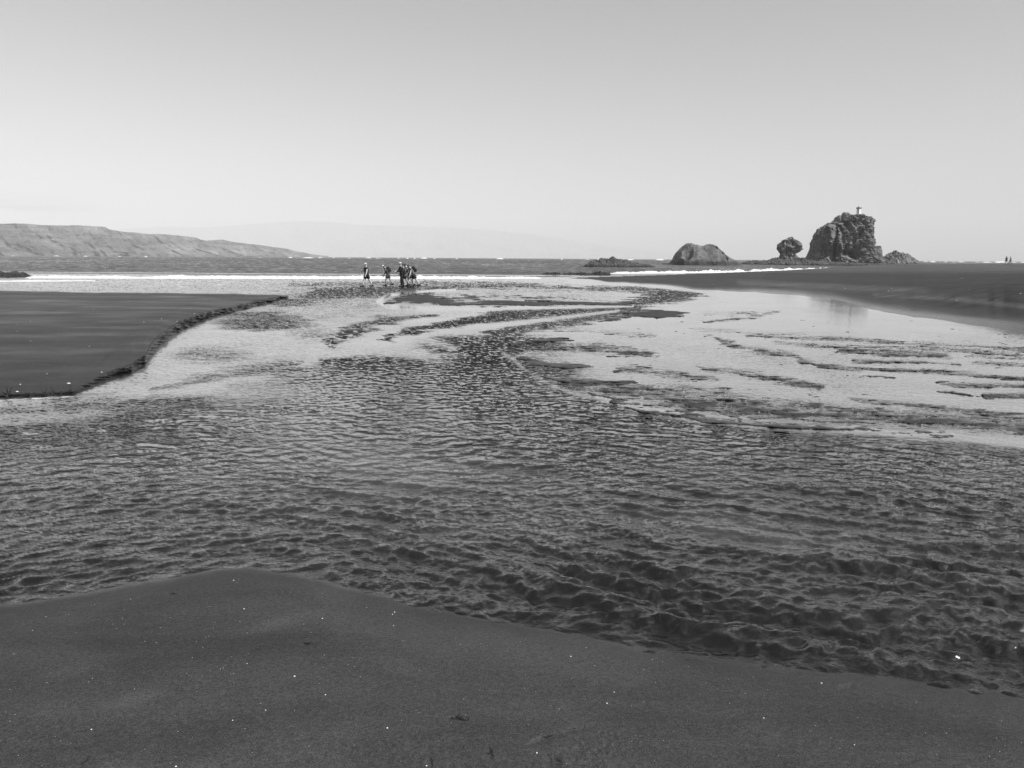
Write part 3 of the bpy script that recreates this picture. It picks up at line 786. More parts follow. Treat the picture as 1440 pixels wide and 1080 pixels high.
# ------------------------------------------------------------------ rocks
M_ROCK = mat_rock('sea_rock', 0.085, 0.26, 0.55, wetline=0.9)
M_HUMP = mat_rock('hump_rock', 0.06, 0.22, 0.4, wetline=1.6)
M_ROCKS = mat_rock('low_rock', 0.04, 0.13, 0.9, wetline=0.5)
def rock(name, D, lev, label, mat=M_ROCK, depth=0.8, rough=0.10, freq=0.16, seed=1, nrow=110, ncol=220, dents=(), parts=None, sharp=0.5, cat='rock', parent=None):
    """lev: (row, left column, right column) outline at the distance D; the body is rounded in depth."""
    lev = sorted(lev, key=lambda l: -l[0])
    ys = np.array([l[0] for l in lev], float); Ls = np.array([l[1] for l in lev], float); Rs = np.array([l[2] for l in lev], float)
    yq = np.linspace(ys[0] + 2.0, ys[-1], nrow)
    yi = ys[::-1]
    L = np.interp(yq, yi, Ls[::-1]); Rr = np.interp(yq, yi, Rs[::-1])
    th = np.linspace(0, 2 * math.pi, ncol, endpoint=False)
    T, Yq = np.meshgrid(th, yq)
    Lq, Rq = np.repeat(L[:, None], ncol, 1), np.repeat(Rr[:, None], ncol, 1)
    cxx, hw = (Lq + Rq) / 2, (Rq - Lq) / 2
    ct, st = np.cos(T), np.sin(T)
    xp = cxx + hw * np.sign(ct) * np.abs(ct) ** 0.85
    X, Z = onplane(xp, Yq, D)
    mpp = D / F_PX
    maxhw = hw.max()
    Y = D + np.sign(st) * np.abs(st) ** 0.85 * (hw * 0.5 + maxhw * 0.5) * np.minimum(1, hw / maxhw * 3) * mpp * depth
    size = maxhw * mpp * 2
    nx, ny = ct, st
    f = freq
    n1 = fbm3(X * f, Y * f, Z * f * 0.7, 5, seed, 0.55)
    n2 = fbm3(X * f * 1.6 + 9, Y * f * 1.6, Z * f * 0.8, 5, seed + 7, 0.6, ridged=True)
    n3 = fbm3(X * f * 6, Y * f * 6, Z * f * 6, 3, seed + 17, 0.6, ridged=True)
    frontness = np.clip(-st, 0, 1)
    d = size * rough * (0.55 * n1 + 0.45 * sharp * 2 * (n2 - 0.5) + 0.16 * n3 + 0.10 * fbm3(X * f * 14, Y * f * 14, Z * f * 9, 3, seed + 27, 0.6))
    sil = 0.45 + 0.55 * frontness ** 0.7
    d = d - d.mean() - 0.25 * d.std()
    d = d * sil
    for (dx, dy, rx, ry, dep, rot) in dents:
        d = d - dep * ell(xp, Yq, dx, dy, rx, ry, 0.6, rot) * (st < 0.2)
    X = X + nx * d * 0.9; Y = Y + ny * d; Z = Z + 0.35 * size * rough * n1 * 0.5 * smooth((Yq[0, 0] - 4 - Yq) / 8)
    # close the top
    topx, topy, topz = X[-1].mean(), Y[-1].mean(), Z[-1].mean() + 0.05 * size * rough
    for k in (0.9, 0.8, 0.7, 0.6, 0.5, 0.4, 0.3, 0.2, 0.1, 0.01):
        nx_ = topx + (X[nrow - 1] - topx) * k; ny_ = topy + (Y[nrow - 1] - topy) * k
        bump_ = size * rough * 0.25 * (fbm3(nx_ * f * 1.3, ny_ * f * 1.3, nx_ * 0 + seed, 3, seed + 31, 0.45, ridged=True) - 0.5) * min(1, (1 - k) * 4)
        X = np.vstack([X, nx_[None]]); Y = np.vstack([Y, ny_[None]])
        Z = np.vstack([Z, (topz + (Z[nrow - 1] - topz) * k + bump_)[None]])
    me = grid_mesh(name, X[::-1], Y[::-1], Z[::-1], wrap=True)
    o = link(name, me, mat, parent, smooth=True)
    if parent is None: tag(o, label, cat)
    return o
def spikes(top, amp_, seed, step=2.2):           # ragged outline: horizontal list of heights turned into levels is handled by fields below
    pass

def ridge(name, D, prof, base, depth_m, label, mat, rough, freq, seed, ncol=300, nrow=70, dents=(), power=0.6, cat='rock', parent=None):
    """Low rock as a height field: prof gives the skyline row over the columns."""
    xs = np.linspace(prof[0][0], prof[-1][0], ncol)
    top = interp(xs, prof)
    X1, Zt = onplane(xs, top, D)
    v = np.linspace(-1, 1, nrow)
    V, XI = np.meshgrid(v, np.arange(ncol), indexing='ij')
    env = np.maximum(1 - np.abs(V) ** 2.2, 0) ** power
    Xg = X1[XI]; hgt = np.maximum(Zt[XI] + 0.4, 0.02)
    hm = hgt.max()
    wdt = depth_m * (0.3 + 0.7 * np.minimum(1, hgt / hm * 1.5))
    Yg = D + V * wdt
    n = fbm3(Xg * freq, Yg * freq, Xg * 0 + seed, 5, seed, 0.6)
    r_ = fbm3(Xg * freq * 2, Yg * freq * 2, Xg * 0 + seed, 5, seed + 5, 0.6, ridged=True)
    off = np.abs(V) ** 0.6
    Zg = hgt * (env * (1 + rough * (0.9 * n + 0.6 * (r_ - .6)) * (0.35 + 0.65 * off))) - 0.5
    xp = np.interp(Xg, X1, xs)
    Yg = Yg + rough * 1.2 * n * depth_m * 0.3
    for (dx, vy, rx, ry, dep) in dents:
        Zg = Zg - dep * ell(xp, V, dx, vy, rx, ry, 0.6)
    me = grid_mesh(name, Xg, Yg, Zg)
    o = link(name, me, mat, parent)
    if parent is None: tag(o, label, cat)
    return o

DB = 355.0
rock('rock_stack', DB, [(376, 1129, 1243), (372, 1131, 1241), (368, 1132, 1240), (364, 1135, 1233), (360, 1138.5, 1231), (356, 1141, 1230), (348, 1143.5, 1229), (345, 1144, 1227), (338, 1145.5, 1225.5), (328, 1149.5, 1224.7),
                        (322, 1153.5, 1222.5), (318.5, 1159, 1222.5), (316, 1165, 1222.5), (313.5, 1171, 1223), (311, 1176.5, 1222.5), (308, 1179, 1221), (305, 1182, 1218.5), (303, 1186, 1213), (301.4, 1190, 1206)],
     'tall craggy rock stack topped by the small white lighthouse', depth=0.75, rough=0.088, freq=0.19, seed=5, nrow=190, ncol=420,
     dents=[(1161, 345, 2.0, 26, 2.8, 9), (1157, 362, 2.8, 12, 3.0, 5), (1188, 358, 11, 6, 6.0, 0), (1178, 318, 4, 7, 3, -30), (1202, 318, 2.5, 5, 3, -30), (1196, 330, 3, 6, 3, 20), (1212, 312, 2, 9, 1.8, 0), (1173, 357, 5, 4, 3, 0), (1169, 322, 2, 10, 1.6, -20)])
stack = bpy.data.objects['rock_stack']
for nm, lv, sd_, lab in [('rock_pillar', [(372, 1224, 1241), (366, 1225, 1241), (360, 1225, 1239.5), (352, 1225, 1238.6), (347.5, 1226, 1238.2), (346, 1227, 1238)], 21, 'squarish rock block leaning on the right foot of the rock stack'),
                         ]:
    rock(nm, DB - 4, lv, lab, depth=1.0, rough=0.10, freq=0.4, seed=sd_, nrow=60, ncol=110)
# crumbly knobs along the summit
for k, (kx, ky, kr) in enumerate([(1188, 302, 4), (1193.5, 302.5, 2.8), (1180, 305, 2.6), (1209, 305, 3.2), (1213, 304.5, 4), (1219.5, 308, 2.8), (1151, 324, 3), (1165, 316, 3)]):
    rock('boulder', DB - 3, [(ky + kr * 1.6, kx - kr * 1.3, kx + kr * 1.3), (ky, kx - kr, kx + kr), (ky - kr * .6, kx - kr * .75, kx + kr * .75), (ky - kr * .9, kx - kr * .3, kx + kr * .3)],
         None, depth=0.9, rough=0.13, freq=0.55, seed=40 + k, nrow=26, ncol=44, parent=stack)
ridge('low_rock', DB + 2, [(1233, 372), (1240, 366), (1246, 361.5), (1252, 358), (1258, 355), (1262, 353.5), (1268, 356.5), (1274, 359.5), (1280, 362), (1283, 366), (1288, 365.5), (1293, 370), (1298, 373)],
      373, 9, 'low brown hummock of rock right of the lighthouse stack', M_ROCK, .30, .35, 8)
ridge('rock_reef', DB - 18, [(1062, 374.5), (1070, 370.2), (1085, 366.0), (1092, 363.2), (1100, 366), (1112, 365), (1122, 367), (1128, 362.5), (1133, 366.5), (1150, 367.5), (1170, 368.5), (1200, 369.5), (1225, 370.5), (1240, 371.0), (1250, 374)],
      374, 7, 'flat weedy rock reef spreading under the leaning pinnacle', M_ROCKS, .35, .6, 14, ncol=420)
rock('rock_pinnacle', DB - 8, [(374, 1090, 1128), (368, 1093, 1125), (364, 1096, 1121.5), (360, 1097.5, 1121), (357, 1098, 1120.5), (354, 1096.5, 1123), (350, 1094.5, 1125.4), (346, 1093.8, 1126), (343, 1096.5, 1124), (340, 1101, 1121), (338, 1105, 1118.5), (336, 1110, 1117), (333.5, 1113, 1115.5)],
     'lumpy pinnacle leaning left beside the large rock stack', depth=0.8, rough=0.19, freq=0.24, seed=18, sharp=0.7, nrow=110, ncol=220,
     dents=[(1112, 343, 2.5, 3, 1.8, 0), (1117, 349, 2.2, 3, 1.8, 20), (1119, 356, 1.8, 4, 1.6, 0)])
ridge('rock_hump', 300, [(936, 373.5), (943, 369), (948, 365), (951, 359), (954, 354), (958, 349.5), (963, 345.5), (967, 343.2), (971, 342.6), (976, 344), (982, 346.6), (988, 347.2), (992, 346), (996, 345.0), (1001, 345.3), (1006, 347.5), (1011, 352), (1016, 356.5), (1022, 360.5), (1029, 364), (1035, 367.5), (1041, 373)],
      373, 11, 'rounded rock with two humps standing in the sea', M_HUMP, .13, .16, 27, ncol=420, nrow=120, dents=[(961, -.72, 6, .15, 3.4), (1014, -.66, 3, .16, 2.6), (1009, -.52, 3, .16, 3.0), (1003, -.36, 3, .18, 3.0), (997, -.2, 3.5, .2, 2.0)], power=0.55)
ridge('low_rock', 205, [(819, 375.6), (824, 372.3), (830, 369), (838, 366.3), (848, 365.3), (857, 364.8), (862, 362.6), (867, 364.6), (875, 366.3), (888, 369), (900, 370.8), (912, 372.4), (922, 375.6)],
      375, 4.5, 'long low dark rock awash left of the two-humped rock', M_ROCKS, .30, .9, 33, ncol=360)
ridge('low_rock', 77, [(-90, 388), (-60, 383), (-10, 383.2), (10, 383.5), (28, 385.5), (37, 389.8)], 390, 2.2, 'dark low rock at the left edge of the photo', M_ROCKS, .4, 1.6, 35)
ridge('low_rock', 106, [(762, 385.4), (772, 383.2), (790, 384.0), (812, 383.6), (826, 384.2), (845, 382.6), (858, 385.2)], 385, 1.3, 'thin dark line of wet stones between the two breakers', M_ROCKS, .5, 2.0, 36)
ridge('low_rock', 330, [(926, 372.4), (934, 370.2), (942, 370.8), (952, 372.6)], 372, 3, 'tiny dark reef at the left foot of the two-humped rock', M_ROCKS, .5, 1.0, 37, ncol=120, nrow=30)
ridge('low_rock', 365, [(1044, 370.4), (1050, 367.6), (1060, 367.0), (1072, 367.4), (1086, 366.8), (1094, 370)], 369, 4, 'thin dark reef left of the leaning pinnacle', M_ROCKS, .5, .8, 38, ncol=160, nrow=30)

# lighthouse on the summit
M_WHITE = plain('white_paint', 0.8, 0.6, 0.05, 2.0)
M_GREY = plain('grey_metal', 0.22, 0.6, 0.15, 3.0)
M_DARK = plain('dark_glass', 0.06, 0.3, 0.2, 2.0)
def cyl(name, prof, mat, parent, n=20, loc=(0, 0, 0), smooth_=True):
    th = np.linspace(0, 2 * math.pi, n, endpoint=False)
    p = np.array(prof, float)
    X = p[:, :1] * np.cos(th)[None]; Y = p[:, :1] * np.sin(th)[None]; Z = np.repeat(p[:, 1:], n, 1)
    me = grid_mesh(name, X[::-1] + loc[0], Y[::-1] + loc[1], Z[::-1] + loc[2], wrap=True)
    o = link(name, me, mat, parent, smooth_)
    return o
def box(name, sx_, sy_, sz_, loc, mat, parent, bev=0.01, rot=None):
    bm = bmesh.new(); bmesh.ops.create_cube(bm, size=1)
    bmesh.ops.scale(bm, vec=(sx_, sy_, sz_), verts=bm.verts)
    if bev: bmesh.ops.bevel(bm, geom=bm.edges[:], offset=bev, segments=2, affect='EDGES', profile=0.6)
    if rot is not None: bmesh.ops.rotate(bm, matrix=rot, verts=bm.verts)
    bmesh.ops.translate(bm, vec=loc, verts=bm.verts)
    me = bpy.data.meshes.new(name); bm.to_mesh(me); bm.free()
    return link(name, me, mat, parent, False)
LX, LZ = onplane(1201, 302.6, DB)
_, LZt = onplane(1201, 291, DB)
k = (LZt - LZ) / 3.7
lt = empty('lighthouse', (LX, DB - 4.6, LZ + 0.05), math.radians(32))
lt.scale = (k, k, k)
tag(lt, 'small white square light tower on the summit of the rock stack', 'lighthouse')
box('tower', 1.35, 1.35, 2.6, (0, 0, 1.3), M_WHITE, lt, 0.03)
box('gallery', 1.75, 1.75, 0.6, (0, 0, 2.86), M_GREY, lt, 0.03)
dr = box('door', 0.5, 0.05, 1.2, (0.2, 0.70, 0.62), M_GREY, lt, 0.01)
cyl('lantern', [(.01, 3.1), (.28, 3.1), (.28, 3.55), (.34, 3.57), (.05, 3.8), (.01, 3.8)], M_WHITE, lt, 12, (-.3, 0, 0))
box('ladder', 0.35, 0.06, 2.5, (-.72, -.3, 1.3), M_GREY, lt, 0.01, None)

# ------------------------------------------------------------------ headland and far plateau
M_CLIFF = mat_rock('headland_cliff', 0.07, 0.25, 0.016, strata=0.45)
M_PLAT = mat_rock('far_plateau', 0.14, 0.24, 0.002, strata=0.2)
def headland():
    prof = [(-900, 300), (-300, 309), (-100, 313), (0, 314.5), (32, 314), (60, 316.5), (115, 317), (148, 319), (154, 322.5), (170, 325.5), (205, 328.5), (240, 330), (275, 334), (282, 337), (290, 338), (313, 337), (330, 340.5), (350, 343), (365, 344.5), (385, 347.5), (405, 350), (420, 354), (440, 358), (462, 360.2)]
    n = 900
    xs = np.linspace(-900, 462, n)
    top = interp(xs, prof) + 0.5 * fbm2(xs * 0.05, xs * 0, 4, 3)
    Dx = interp(xs, [(-900, 1700), (0, 2100), (200, 2500), (462, 3300)])
    m_ = 60
    t = np.linspace(0, 1, m_)
    Tt, Xi = np.meshgrid(t, np.arange(n), indexing='ij')
    D = Dx[Xi]
    yt_ = top[Xi]
    X, Zt = onplane(xs[Xi], yt_, D + 90)
    Zt = np.maximum(Zt, 0.5)
    zf = np.where(Tt < 0.85, Tt / 0.85, 1.0)
    cross = np.interp(zf, [0, .3, .5, .55, .8, 1.0], [0, .34, .52, .60, .82, 1.0])
    gul = fbm2(xs[Xi] * 0.035 + zf * 1.3, zf * 1.5, 5, 13, 0.55)
    gul2 = np.abs(noise2(xs[Xi] * 0.09 + zf * 2.2, zf * 0.8, 19))
    Yp = D + cross * 90 + (gul * 26 - gul2 * 16) * (1 - zf * .6) + np.where(Tt > .85, (Tt - .85) * 3000, 0)
    Z = -1 + (Zt + 1) * zf + np.where((zf > .05) & (zf < .97), gul * 4, 0)
    k_ = Yp / (D + 90)
    me = grid_mesh('headland', X * k_, Yp, Z)
    o = link('headland', me, M_CLIFF, smooth=False)
    tag(o, 'eroded coastal cliffs running out on the left', kind='structure')
headland()
def plateau_far():
    prof = [(60, 352), (130, 335), (165, 322.5), (200, 319.5), (235, 318), (270, 319.5), (310, 318.5), (345, 315.5), (390, 311.5), (430, 310.3), (465, 312), (500, 315.5), (560, 317.5), (640, 320), (700, 324), (760, 331), (830, 341), (900, 351), (980, 361), (1000, 364)]
    n = 420; xs = np.linspace(60, 1000, n)
    top = interp(xs, prof) + .4 * fbm2(xs * .02, xs * 0, 3, 5)
    D0 = 18300.0
    Tt, Xi = np.meshgrid(np.linspace(0, 1, 24), np.arange(n), indexing='ij')
    X, Zt = onplane(xs[Xi], top[Xi], D0 + 500)
    zf = np.minimum(Tt / .8, 1)
    g_ = fbm2(xs[Xi] * .02, Tt * 2, 4, 8)
    Yp = D0 + zf * 500 + g_ * 160 * (1 - zf) + np.where(Tt > .8, (Tt - .8) * 4000, 0)
    me = grid_mesh('far_hills', X * Yp / (D0 + 500), Yp, -1 + (np.maximum(Zt, 1) + 1) * zf)
    o = link('far_hills', me, M_PLAT)
    tag(o, 'very faint flat-topped hills in the haze over the sea', kind='structure')
plateau_far()

# ------------------------------------------------------------------ people
M_SKIN = plain('skin', 0.5, 0.55, 0.08, 10); M_SKIN_D = plain('tanned_skin', 0.34, 0.55, 0.08, 10)
M_CLOTH = {k_: plain(k_ + '_cloth', v_, 0.9, 0.2, 14, 0.2) for k_, v_ in dict(black=0.018, dark=0.035, charcoal=0.06, mid=0.14, light=0.5, white=0.8).items()}
M_HAIR = plain('hair', 0.03, 0.7, 0.3, 30); M_SHOE = plain('boot_leather', 0.025, 0.7, 0.3, 20)

def skin_obj(name, V, E, Rad, mat, parent, root=0, sub=1):
    me = bpy.data.meshes.new(name)
    me.from_pydata([tuple(v) for v in V], E, [])
    me.materials.append(mat)
    o = bpy.data.objects.new(name, me); COL.objects.link(o)
    o.parent = parent
    sk = o.modifiers.new('skin', 'SKIN'); sk.use_smooth_shade = True; sk.branch_smoothing = 0.4
    lay = me.skin_vertices[0].data if me.skin_vertices else None
    if lay is None:
        me.attributes; 
    for i, r in enumerate(Rad):
        r2 = r if isinstance(r, tuple) else (r, r)
        r2 = (r2[0] * 1.38, r2[1] * 1.38)
        me.skin_vertices[0].data[i].radius = r2
        me.skin_vertices[0].data[i].use_root = (i == root)
    if sub:
        s_ = o.modifiers.new('sub', 'SUBSURF'); s_.levels = sub; s_.render_levels = sub
    return o

def tube(name, pts, rad, mat, parent, n=6):
    pts = [Vector(p) for p in pts]
    ax = (pts[-1] - pts[0]).normalized(); q = ax.to_track_quat('Z', 'Y'); e1, e2 = q @ Vector((1, 0, 0)), q @ Vector((0, 1, 0))
    V = [p + (e1 * math.cos(6.2832 * k / n) + e2 * math.sin(6.2832 * k / n)) * r_ for p, r_ in zip(pts, rad) for k in range(n)]
    F = [(i * n + k, i * n + (k + 1) % n, (i + 1) * n + (k + 1) % n, (i + 1) * n + k) for i in range(len(pts) - 1) for k in range(n)]
    F += [tuple(range(n))[::-1], tuple(range((len(pts) - 1) * n, len(pts) * n))]
    me = bpy.data.meshes.new(name); me.from_pydata(V, [], F)
    return link(name, me, mat, parent)
def blob(name, c, rr, mat, parent):
    bm = bmesh.new(); bmesh.ops.create_uvsphere(bm, u_segments=8, v_segments=6, radius=1, matrix=Matrix.Translation(c) @ Matrix.Diagonal((*rr, 1)))
    me = bpy.data.meshes.new(name); bm.to_mesh(me); bm.free()
    return link(name, me, mat, parent)

def person(loc, heading, h, pose, wear, label):
    """local frame: the person faces +X, left is +Y. pose angles in degrees, positive swings forward."""
    root = empty('person', loc, heading)
    root.scale = (h / 1.75,) * 3
    tag(root, label, 'person', wear.get('group'))
    def sg(a): a = math.radians(a); return Vector((math.sin(a), 0, -math.cos(a)))
    lean = math.radians(pose['lean'])
    up = Vector((math.sin(lean), 0, math.cos(lean)))
    # legs decide the hip height
    feet = {}
    low = 0
    legs = {}
    for s_, (a, kn) in {1: pose['legL'], -1: pose['legR']}.items():
        hip = Vector((0, s_ * .095, 0)); knee = hip + sg(a) * .43 + Vector((0, s_ * .01, 0)); ank = knee + sg(a - kn) * .41
        legs[s_] = [hip, knee, ank]; low = min(low, ank.z - .08)
    pel = Vector((0, 0, -low))
    for s_ in legs: legs[s_] = [p + pel for p in legs[s_]]
    waist = pel + up * .16; chest = pel + up * .36; neckb = pel + up * .52
    hl = lean + math.radians(pose.get('head', 0)); hu_ = Vector((math.sin(hl), 0, math.cos(hl)))
    neck = neckb + hu_ * .07; headc = neckb + hu_ * .17 + Vector((.015, 0, 0)); crown = neckb + hu_ * .265
    V = [pel, waist, chest, neckb, neck, headc, crown]; Rad = [(.105, .085), (.095, .072), (.105, .08), (.06, .055), (.05, .05), (.078, .088), (.05, .06)]
    E = [(0, 1), (1, 2), (2, 3), (3, 4), (4, 5), (5, 6)]
    arms = {}
    for s_ in (1, -1):
        hip, knee, ank = legs[s_]
        b = len(V)
        toe = ank + Vector((.13, 0, -.045))
        V += [hip - Vector((0, 0, .04)), knee, (knee + ank) / 2 + Vector((-.015, 0, .04)), ank, toe]
        Rad += [.088, .058, .054, .038, .03]
        E += [(0, b), (b, b + 1), (b + 1, b + 2), (b + 2, b + 3), (b + 3, b + 4)]
        a, el, out = pose['armL'] if s_ == 1 else pose['armR']
        sh = neckb + Vector((0, s_ * .17, 0)) - up * .04
        o_ = math.radians(out)
        def ag(q):
            v = sg(q); v = Vector((v.x * math.cos(o_), s_ * math.sin(o_), v.z * math.cos(o_))); return v
        elb = sh + ag(a) * .29; wr = elb + ag(a + el) * .25; palm = wr + ag(a + el + 5) * .07
        arms[s_] = (sh, elb, wr)
        b = len(V)
        V += [sh, elb, wr, palm]; Rad += [.046, .041, .028, (.028, .02)]
        E += [(2, b), (b, b + 1), (b + 1, b + 2), (b + 2, b + 3)]
    wearskin = wear.get('skin', M_SKIN)
    body = skin_obj('body', V, E, Rad, wearskin, root)
    # hands: four unequal bent fingers and a thumb per side
    for s_ in (1, -1):
        a, el, out = pose['armL'] if s_ == 1 else pose['armR']
        sh, elb, wr = arms[s_]
        dn = (wr - elb).normalized(); lat = Vector((1, 0, 0)); lat = (lat - dn * lat.dot(dn)).normalized(); inn = dn.cross(lat)
        if inn.y * s_ > 0: inn = -inn
        for i, ln in enumerate((.07, .08, .075, .058)):
            p = wr + dn * .085 + lat * (.027 - .018 * i); q = p + dn * ln * .5 + inn * .006; r_ = q + dn * ln * .42 + inn * .018
            tube('finger', [p - dn * .02, p, q, r_], [.009, .009, .008, .006], wearskin, root)
        p = wr + dn * .035 + lat * .028; q = p + dn * .03 + lat * .022
        tube('thumb', [p - lat * .01, q, q + dn * .028 + inn * .008], [.011, .010, .007], wearskin, root)
    # face
    fwd = Vector((math.cos(hl), 0, -math.sin(hl)))
    tube('nose', [headc + fwd * .075 + hu_ * .012, headc + fwd * .112 - hu_ * .012], [.012, .016], wearskin, root)
    for s_ in (1, -1):
        blob('ear', headc + Vector((0, s_ * .098, 0)), (.015, .008, .028), wearskin, root)
        blob('eye', headc + fwd * .098 + hu_ * .022 + Vector((0, s_ * .032, 0)), (.008, .014, .008), M_HAIR, root)
    bm = bmesh.new(); bmesh.ops.create_uvsphere(bm, u_segments=10, v_segments=6, radius=.022, matrix=Matrix.Translation(headc + fwd * .100 - hu_ * .040) @ Matrix.Diagonal((.3, 1, .3, 1)))
    me = bpy.data.meshes.new('mouth'); bm.to_mesh(me); bm.free(); link('mouth', me, M_SKIN_D, root)
    # hair, cap
    rot = Matrix.Rotation(hl, 4, 'Y')
    bm = bmesh.new()
    bmesh.ops.create_uvsphere(bm, u_segments=20, v_segments=12, radius=.105, matrix=Matrix.Translation(headc + hu_ * .03 - fwd * .015) @ rot @ Matrix.Diagonal((1.02, .92, 1.0, 1)))
    dele = [v for v in bm.verts if (v.co - headc).dot(fwd) > .055 and (v.co - headc).dot(hu_) < .06 or (v.co - headc).dot(hu_) < -.05]
    bmesh.ops.delete(bm, geom=dele, context='VERTS')
    me = bpy.data.meshes.new('hair'); bm.to_mesh(me); bm.free(); link('hair', me, wear.get('hair', M_HAIR), root)
    if wear.get('cap'):
        bm = bmesh.new()
        bmesh.ops.create_uvsphere(bm, u_segments=22, v_segments=12, radius=.118, matrix=Matrix.Translation(headc + hu_ * .035) @ rot @ Matrix.Diagonal((1.02, .95, .95, 1)))
        bmesh.ops.delete(bm, geom=[v for v in bm.verts if (v.co - headc).dot(hu_) < .035], context='VERTS')
        br = bmesh.ops.create_circle(bm, cap_ends=True, segments=20, radius=1, matrix=Matrix.Translation(headc + hu_ * .045 + fwd * .09) @ rot @ Matrix.Diagonal((.12, .09, 1, 1)))
        ex = bmesh.ops.extrude_face_region(bm, geom=[f for f in bm.faces if br['verts'][0] in f.verts])
        bmesh.ops.translate(bm, vec=hu_ * .008, verts=[g_ for g_ in ex['geom'] if isinstance(g_, bmesh.types.BMVert)])
        me = bpy.data.meshes.new('cap'); bm.to_mesh(me); bm.free(); link('cap', me, wear['cap'], root)
    # shirt
    V = [pel - up * .13, waist, chest, neckb]; Rad = [(.165, .135), (.150, .122), (.165, .135), (.085, .08)]; E = [(0, 1), (1, 2), (2, 3)]
    for s_ in (1, -1):
        sh, elb, wr = arms[s_]; b = len(V)
        endp = sh.lerp(elb, .62) if not wear.get('long_sleeve') else elb
        V += [sh, endp]; Rad += [.078, .066 if not wear.get('long_sleeve') else .052]; E += [(2, b), (b, b + 1)]
        if wear.get('long_sleeve'):
            V.append(wr); Rad.append(.04); E.append((b + 1, b + 2))
    skin_obj('shirt', V, E, Rad, wear['shirt'], root)
    V = [pel + up * .2, pel]; Rad = [(.14, .115), (.145, .125)]; E = [(0, 1)]
    for s_ in (1, -1):
        hip, knee, ank = legs[s_]; b = len(V)
        if wear.get('long'):
            V += [hip - Vector((0, 0, .04)), knee, ank + Vector((0, 0, .02))]; Rad += [.10, .075, .06]; E += [(1, b), (b, b + 1), (b + 1, b + 2)]
        else:
            V += [hip - Vector((0, 0, .04)), hip.lerp(knee, .8)]; Rad += [.112, .090]; E += [(1, b), (b, b + 1)]
    skin_obj('trousers' if wear.get('long') else 'shorts', V, E, Rad, wear['pants'], root)
    for s_ in (1, -1):
        ank = legs[s_][2]
        bm = bmesh.new()
        bmesh.ops.create_cube(bm, size=1, matrix=Matrix.Translation(ank + Vector((.055, 0, -.035))) @ Matrix.Diagonal((.30, .115, .10, 1)))
        bmesh.ops.create_cube(bm, size=1, matrix=Matrix.Translation(ank + Vector((-.01, 0, .02))) @ Matrix.Diagonal((.13, .115, .15, 1)))
        bmesh.ops.bevel(bm, geom=bm.edges[:], offset=.022, segments=2, affect='EDGES')
        me = bpy.data.meshes.new('shoe'); bm.to_mesh(me); bm.free(); link('shoe', me, wear.get('shoe', M_SHOE), root)
    if wear.get('pack'):
        pk = empty('backpack', loc, heading); pk.scale = root.scale
        tag(pk, wear['pack'][1], 'backpack')
        R3 = Matrix.Rotation(lean, 3, 'Y')
        bmat = wear['pack'][0]
        bc = pel + up * .34 - Vector((math.cos(lean), 0, -math.sin(lean))) * .20
        box('bag', .20, .30, .46, bc, bmat, pk, .06, R3)
        box('pocket', .07, .24, .22, bc - Vector((math.cos(lean), 0, -math.sin(lean))) * .12 - up * .08, bmat, pk, .03, R3)
        for s_ in (1, -1):
            f3 = Vector((math.cos(lean), 0, -math.sin(lean)))
            pts = [bc + up * .19 + f3 * .08, neckb + up * .01 + f3 * .02, chest + f3 * .13 + up * .05, chest + f3 * .12 - up * .12, bc + f3 * .09 - up * .17]
            pts = [p + Vector((0, s_ * .09, 0)) for p in pts]
            skin_obj('strap', pts, [(i, i + 1) for i in range(4)], [(.022, .012)] * 5, bmat, pk, 0, 1)
    return root

def stand(px, py, hz=None):
    h_ = 0.0 if hz is None else hz
    X, Y = ground(px, py, h_)
    return (float(X), float(Y), h_)
W, D_ = math.radians(180), math.radians
C_ = M_CLOTH
walk = dict(lean=6, legL=(24, 10), legR=(-22, 12), armL=(-18, 12, 6), armR=(24, 14, 8))
person(stand(516, 403.4, .0), D_(215), 1.76, dict(lean=3, head=8, legL=(-21, 6), legR=(22, 4), armL=(14, 8, 9), armR=(30, 10, 24)),
       dict(shirt=C_['dark'], pants=C_['black'], cap=C_['light']), 'walker in dark t-shirt and shorts with pale cap, leftmost and apart from the others')
person(stand(546, 402.0, .0), D_(186), 1.66, dict(lean=22, head=22, legL=(24, 22), legR=(-18, 14), armL=(24, 16, 4), armR=(12, 10, 5)),
       dict(shirt=C_['charcoal'], pants=C_['charcoal'], cap=C_['white'], skin=M_SKIN_D, pack=(C_['dark'], 'dark rucksack on the stooping walker in the white cap')), 'stooping walker in bright white cap with head bowed, second from left')
person(stand(565, 403.4, .0), D_(200), 1.78, dict(lean=5, head=4, legL=(6, 8), legR=(-5, 6), armL=(24, 60, 4), armR=(20, 50, 8)),
       dict(shirt=C_['black'], pants=C_['black'], long=True, long_sleeve=True, cap=C_['light']), 'walker in all black with long trousers and pale cap, front of the cluster')
person(stand(569.5, 403.0, .0), D_(190), 1.70, dict(lean=12, head=6, legL=(22, 25), legR=(-14, 20), armL=(20, 30, 6), armR=(-10, 20, 6)),
       dict(shirt=C_['dark'], pants=C_['black'], skin=M_SKIN_D), 'bareheaded dark-haired walker right behind the one in black trousers')
person(stand(576, 402.8, .0), D_(182), 1.72, dict(lean=22, head=12, legL=(-20, 12), legR=(18, 12), armL=(30, 20, 6), armR=(20, 30, 8)),
       dict(shirt=C_['charcoal'], pants=C_['black'], cap=C_['dark'], pack=(C_['charcoal'], 'charcoal rucksack on the walker in the dark cap, in the middle of the cluster')), 'leaning walker in dark cap and shorts with bare pale legs, third in the cluster')
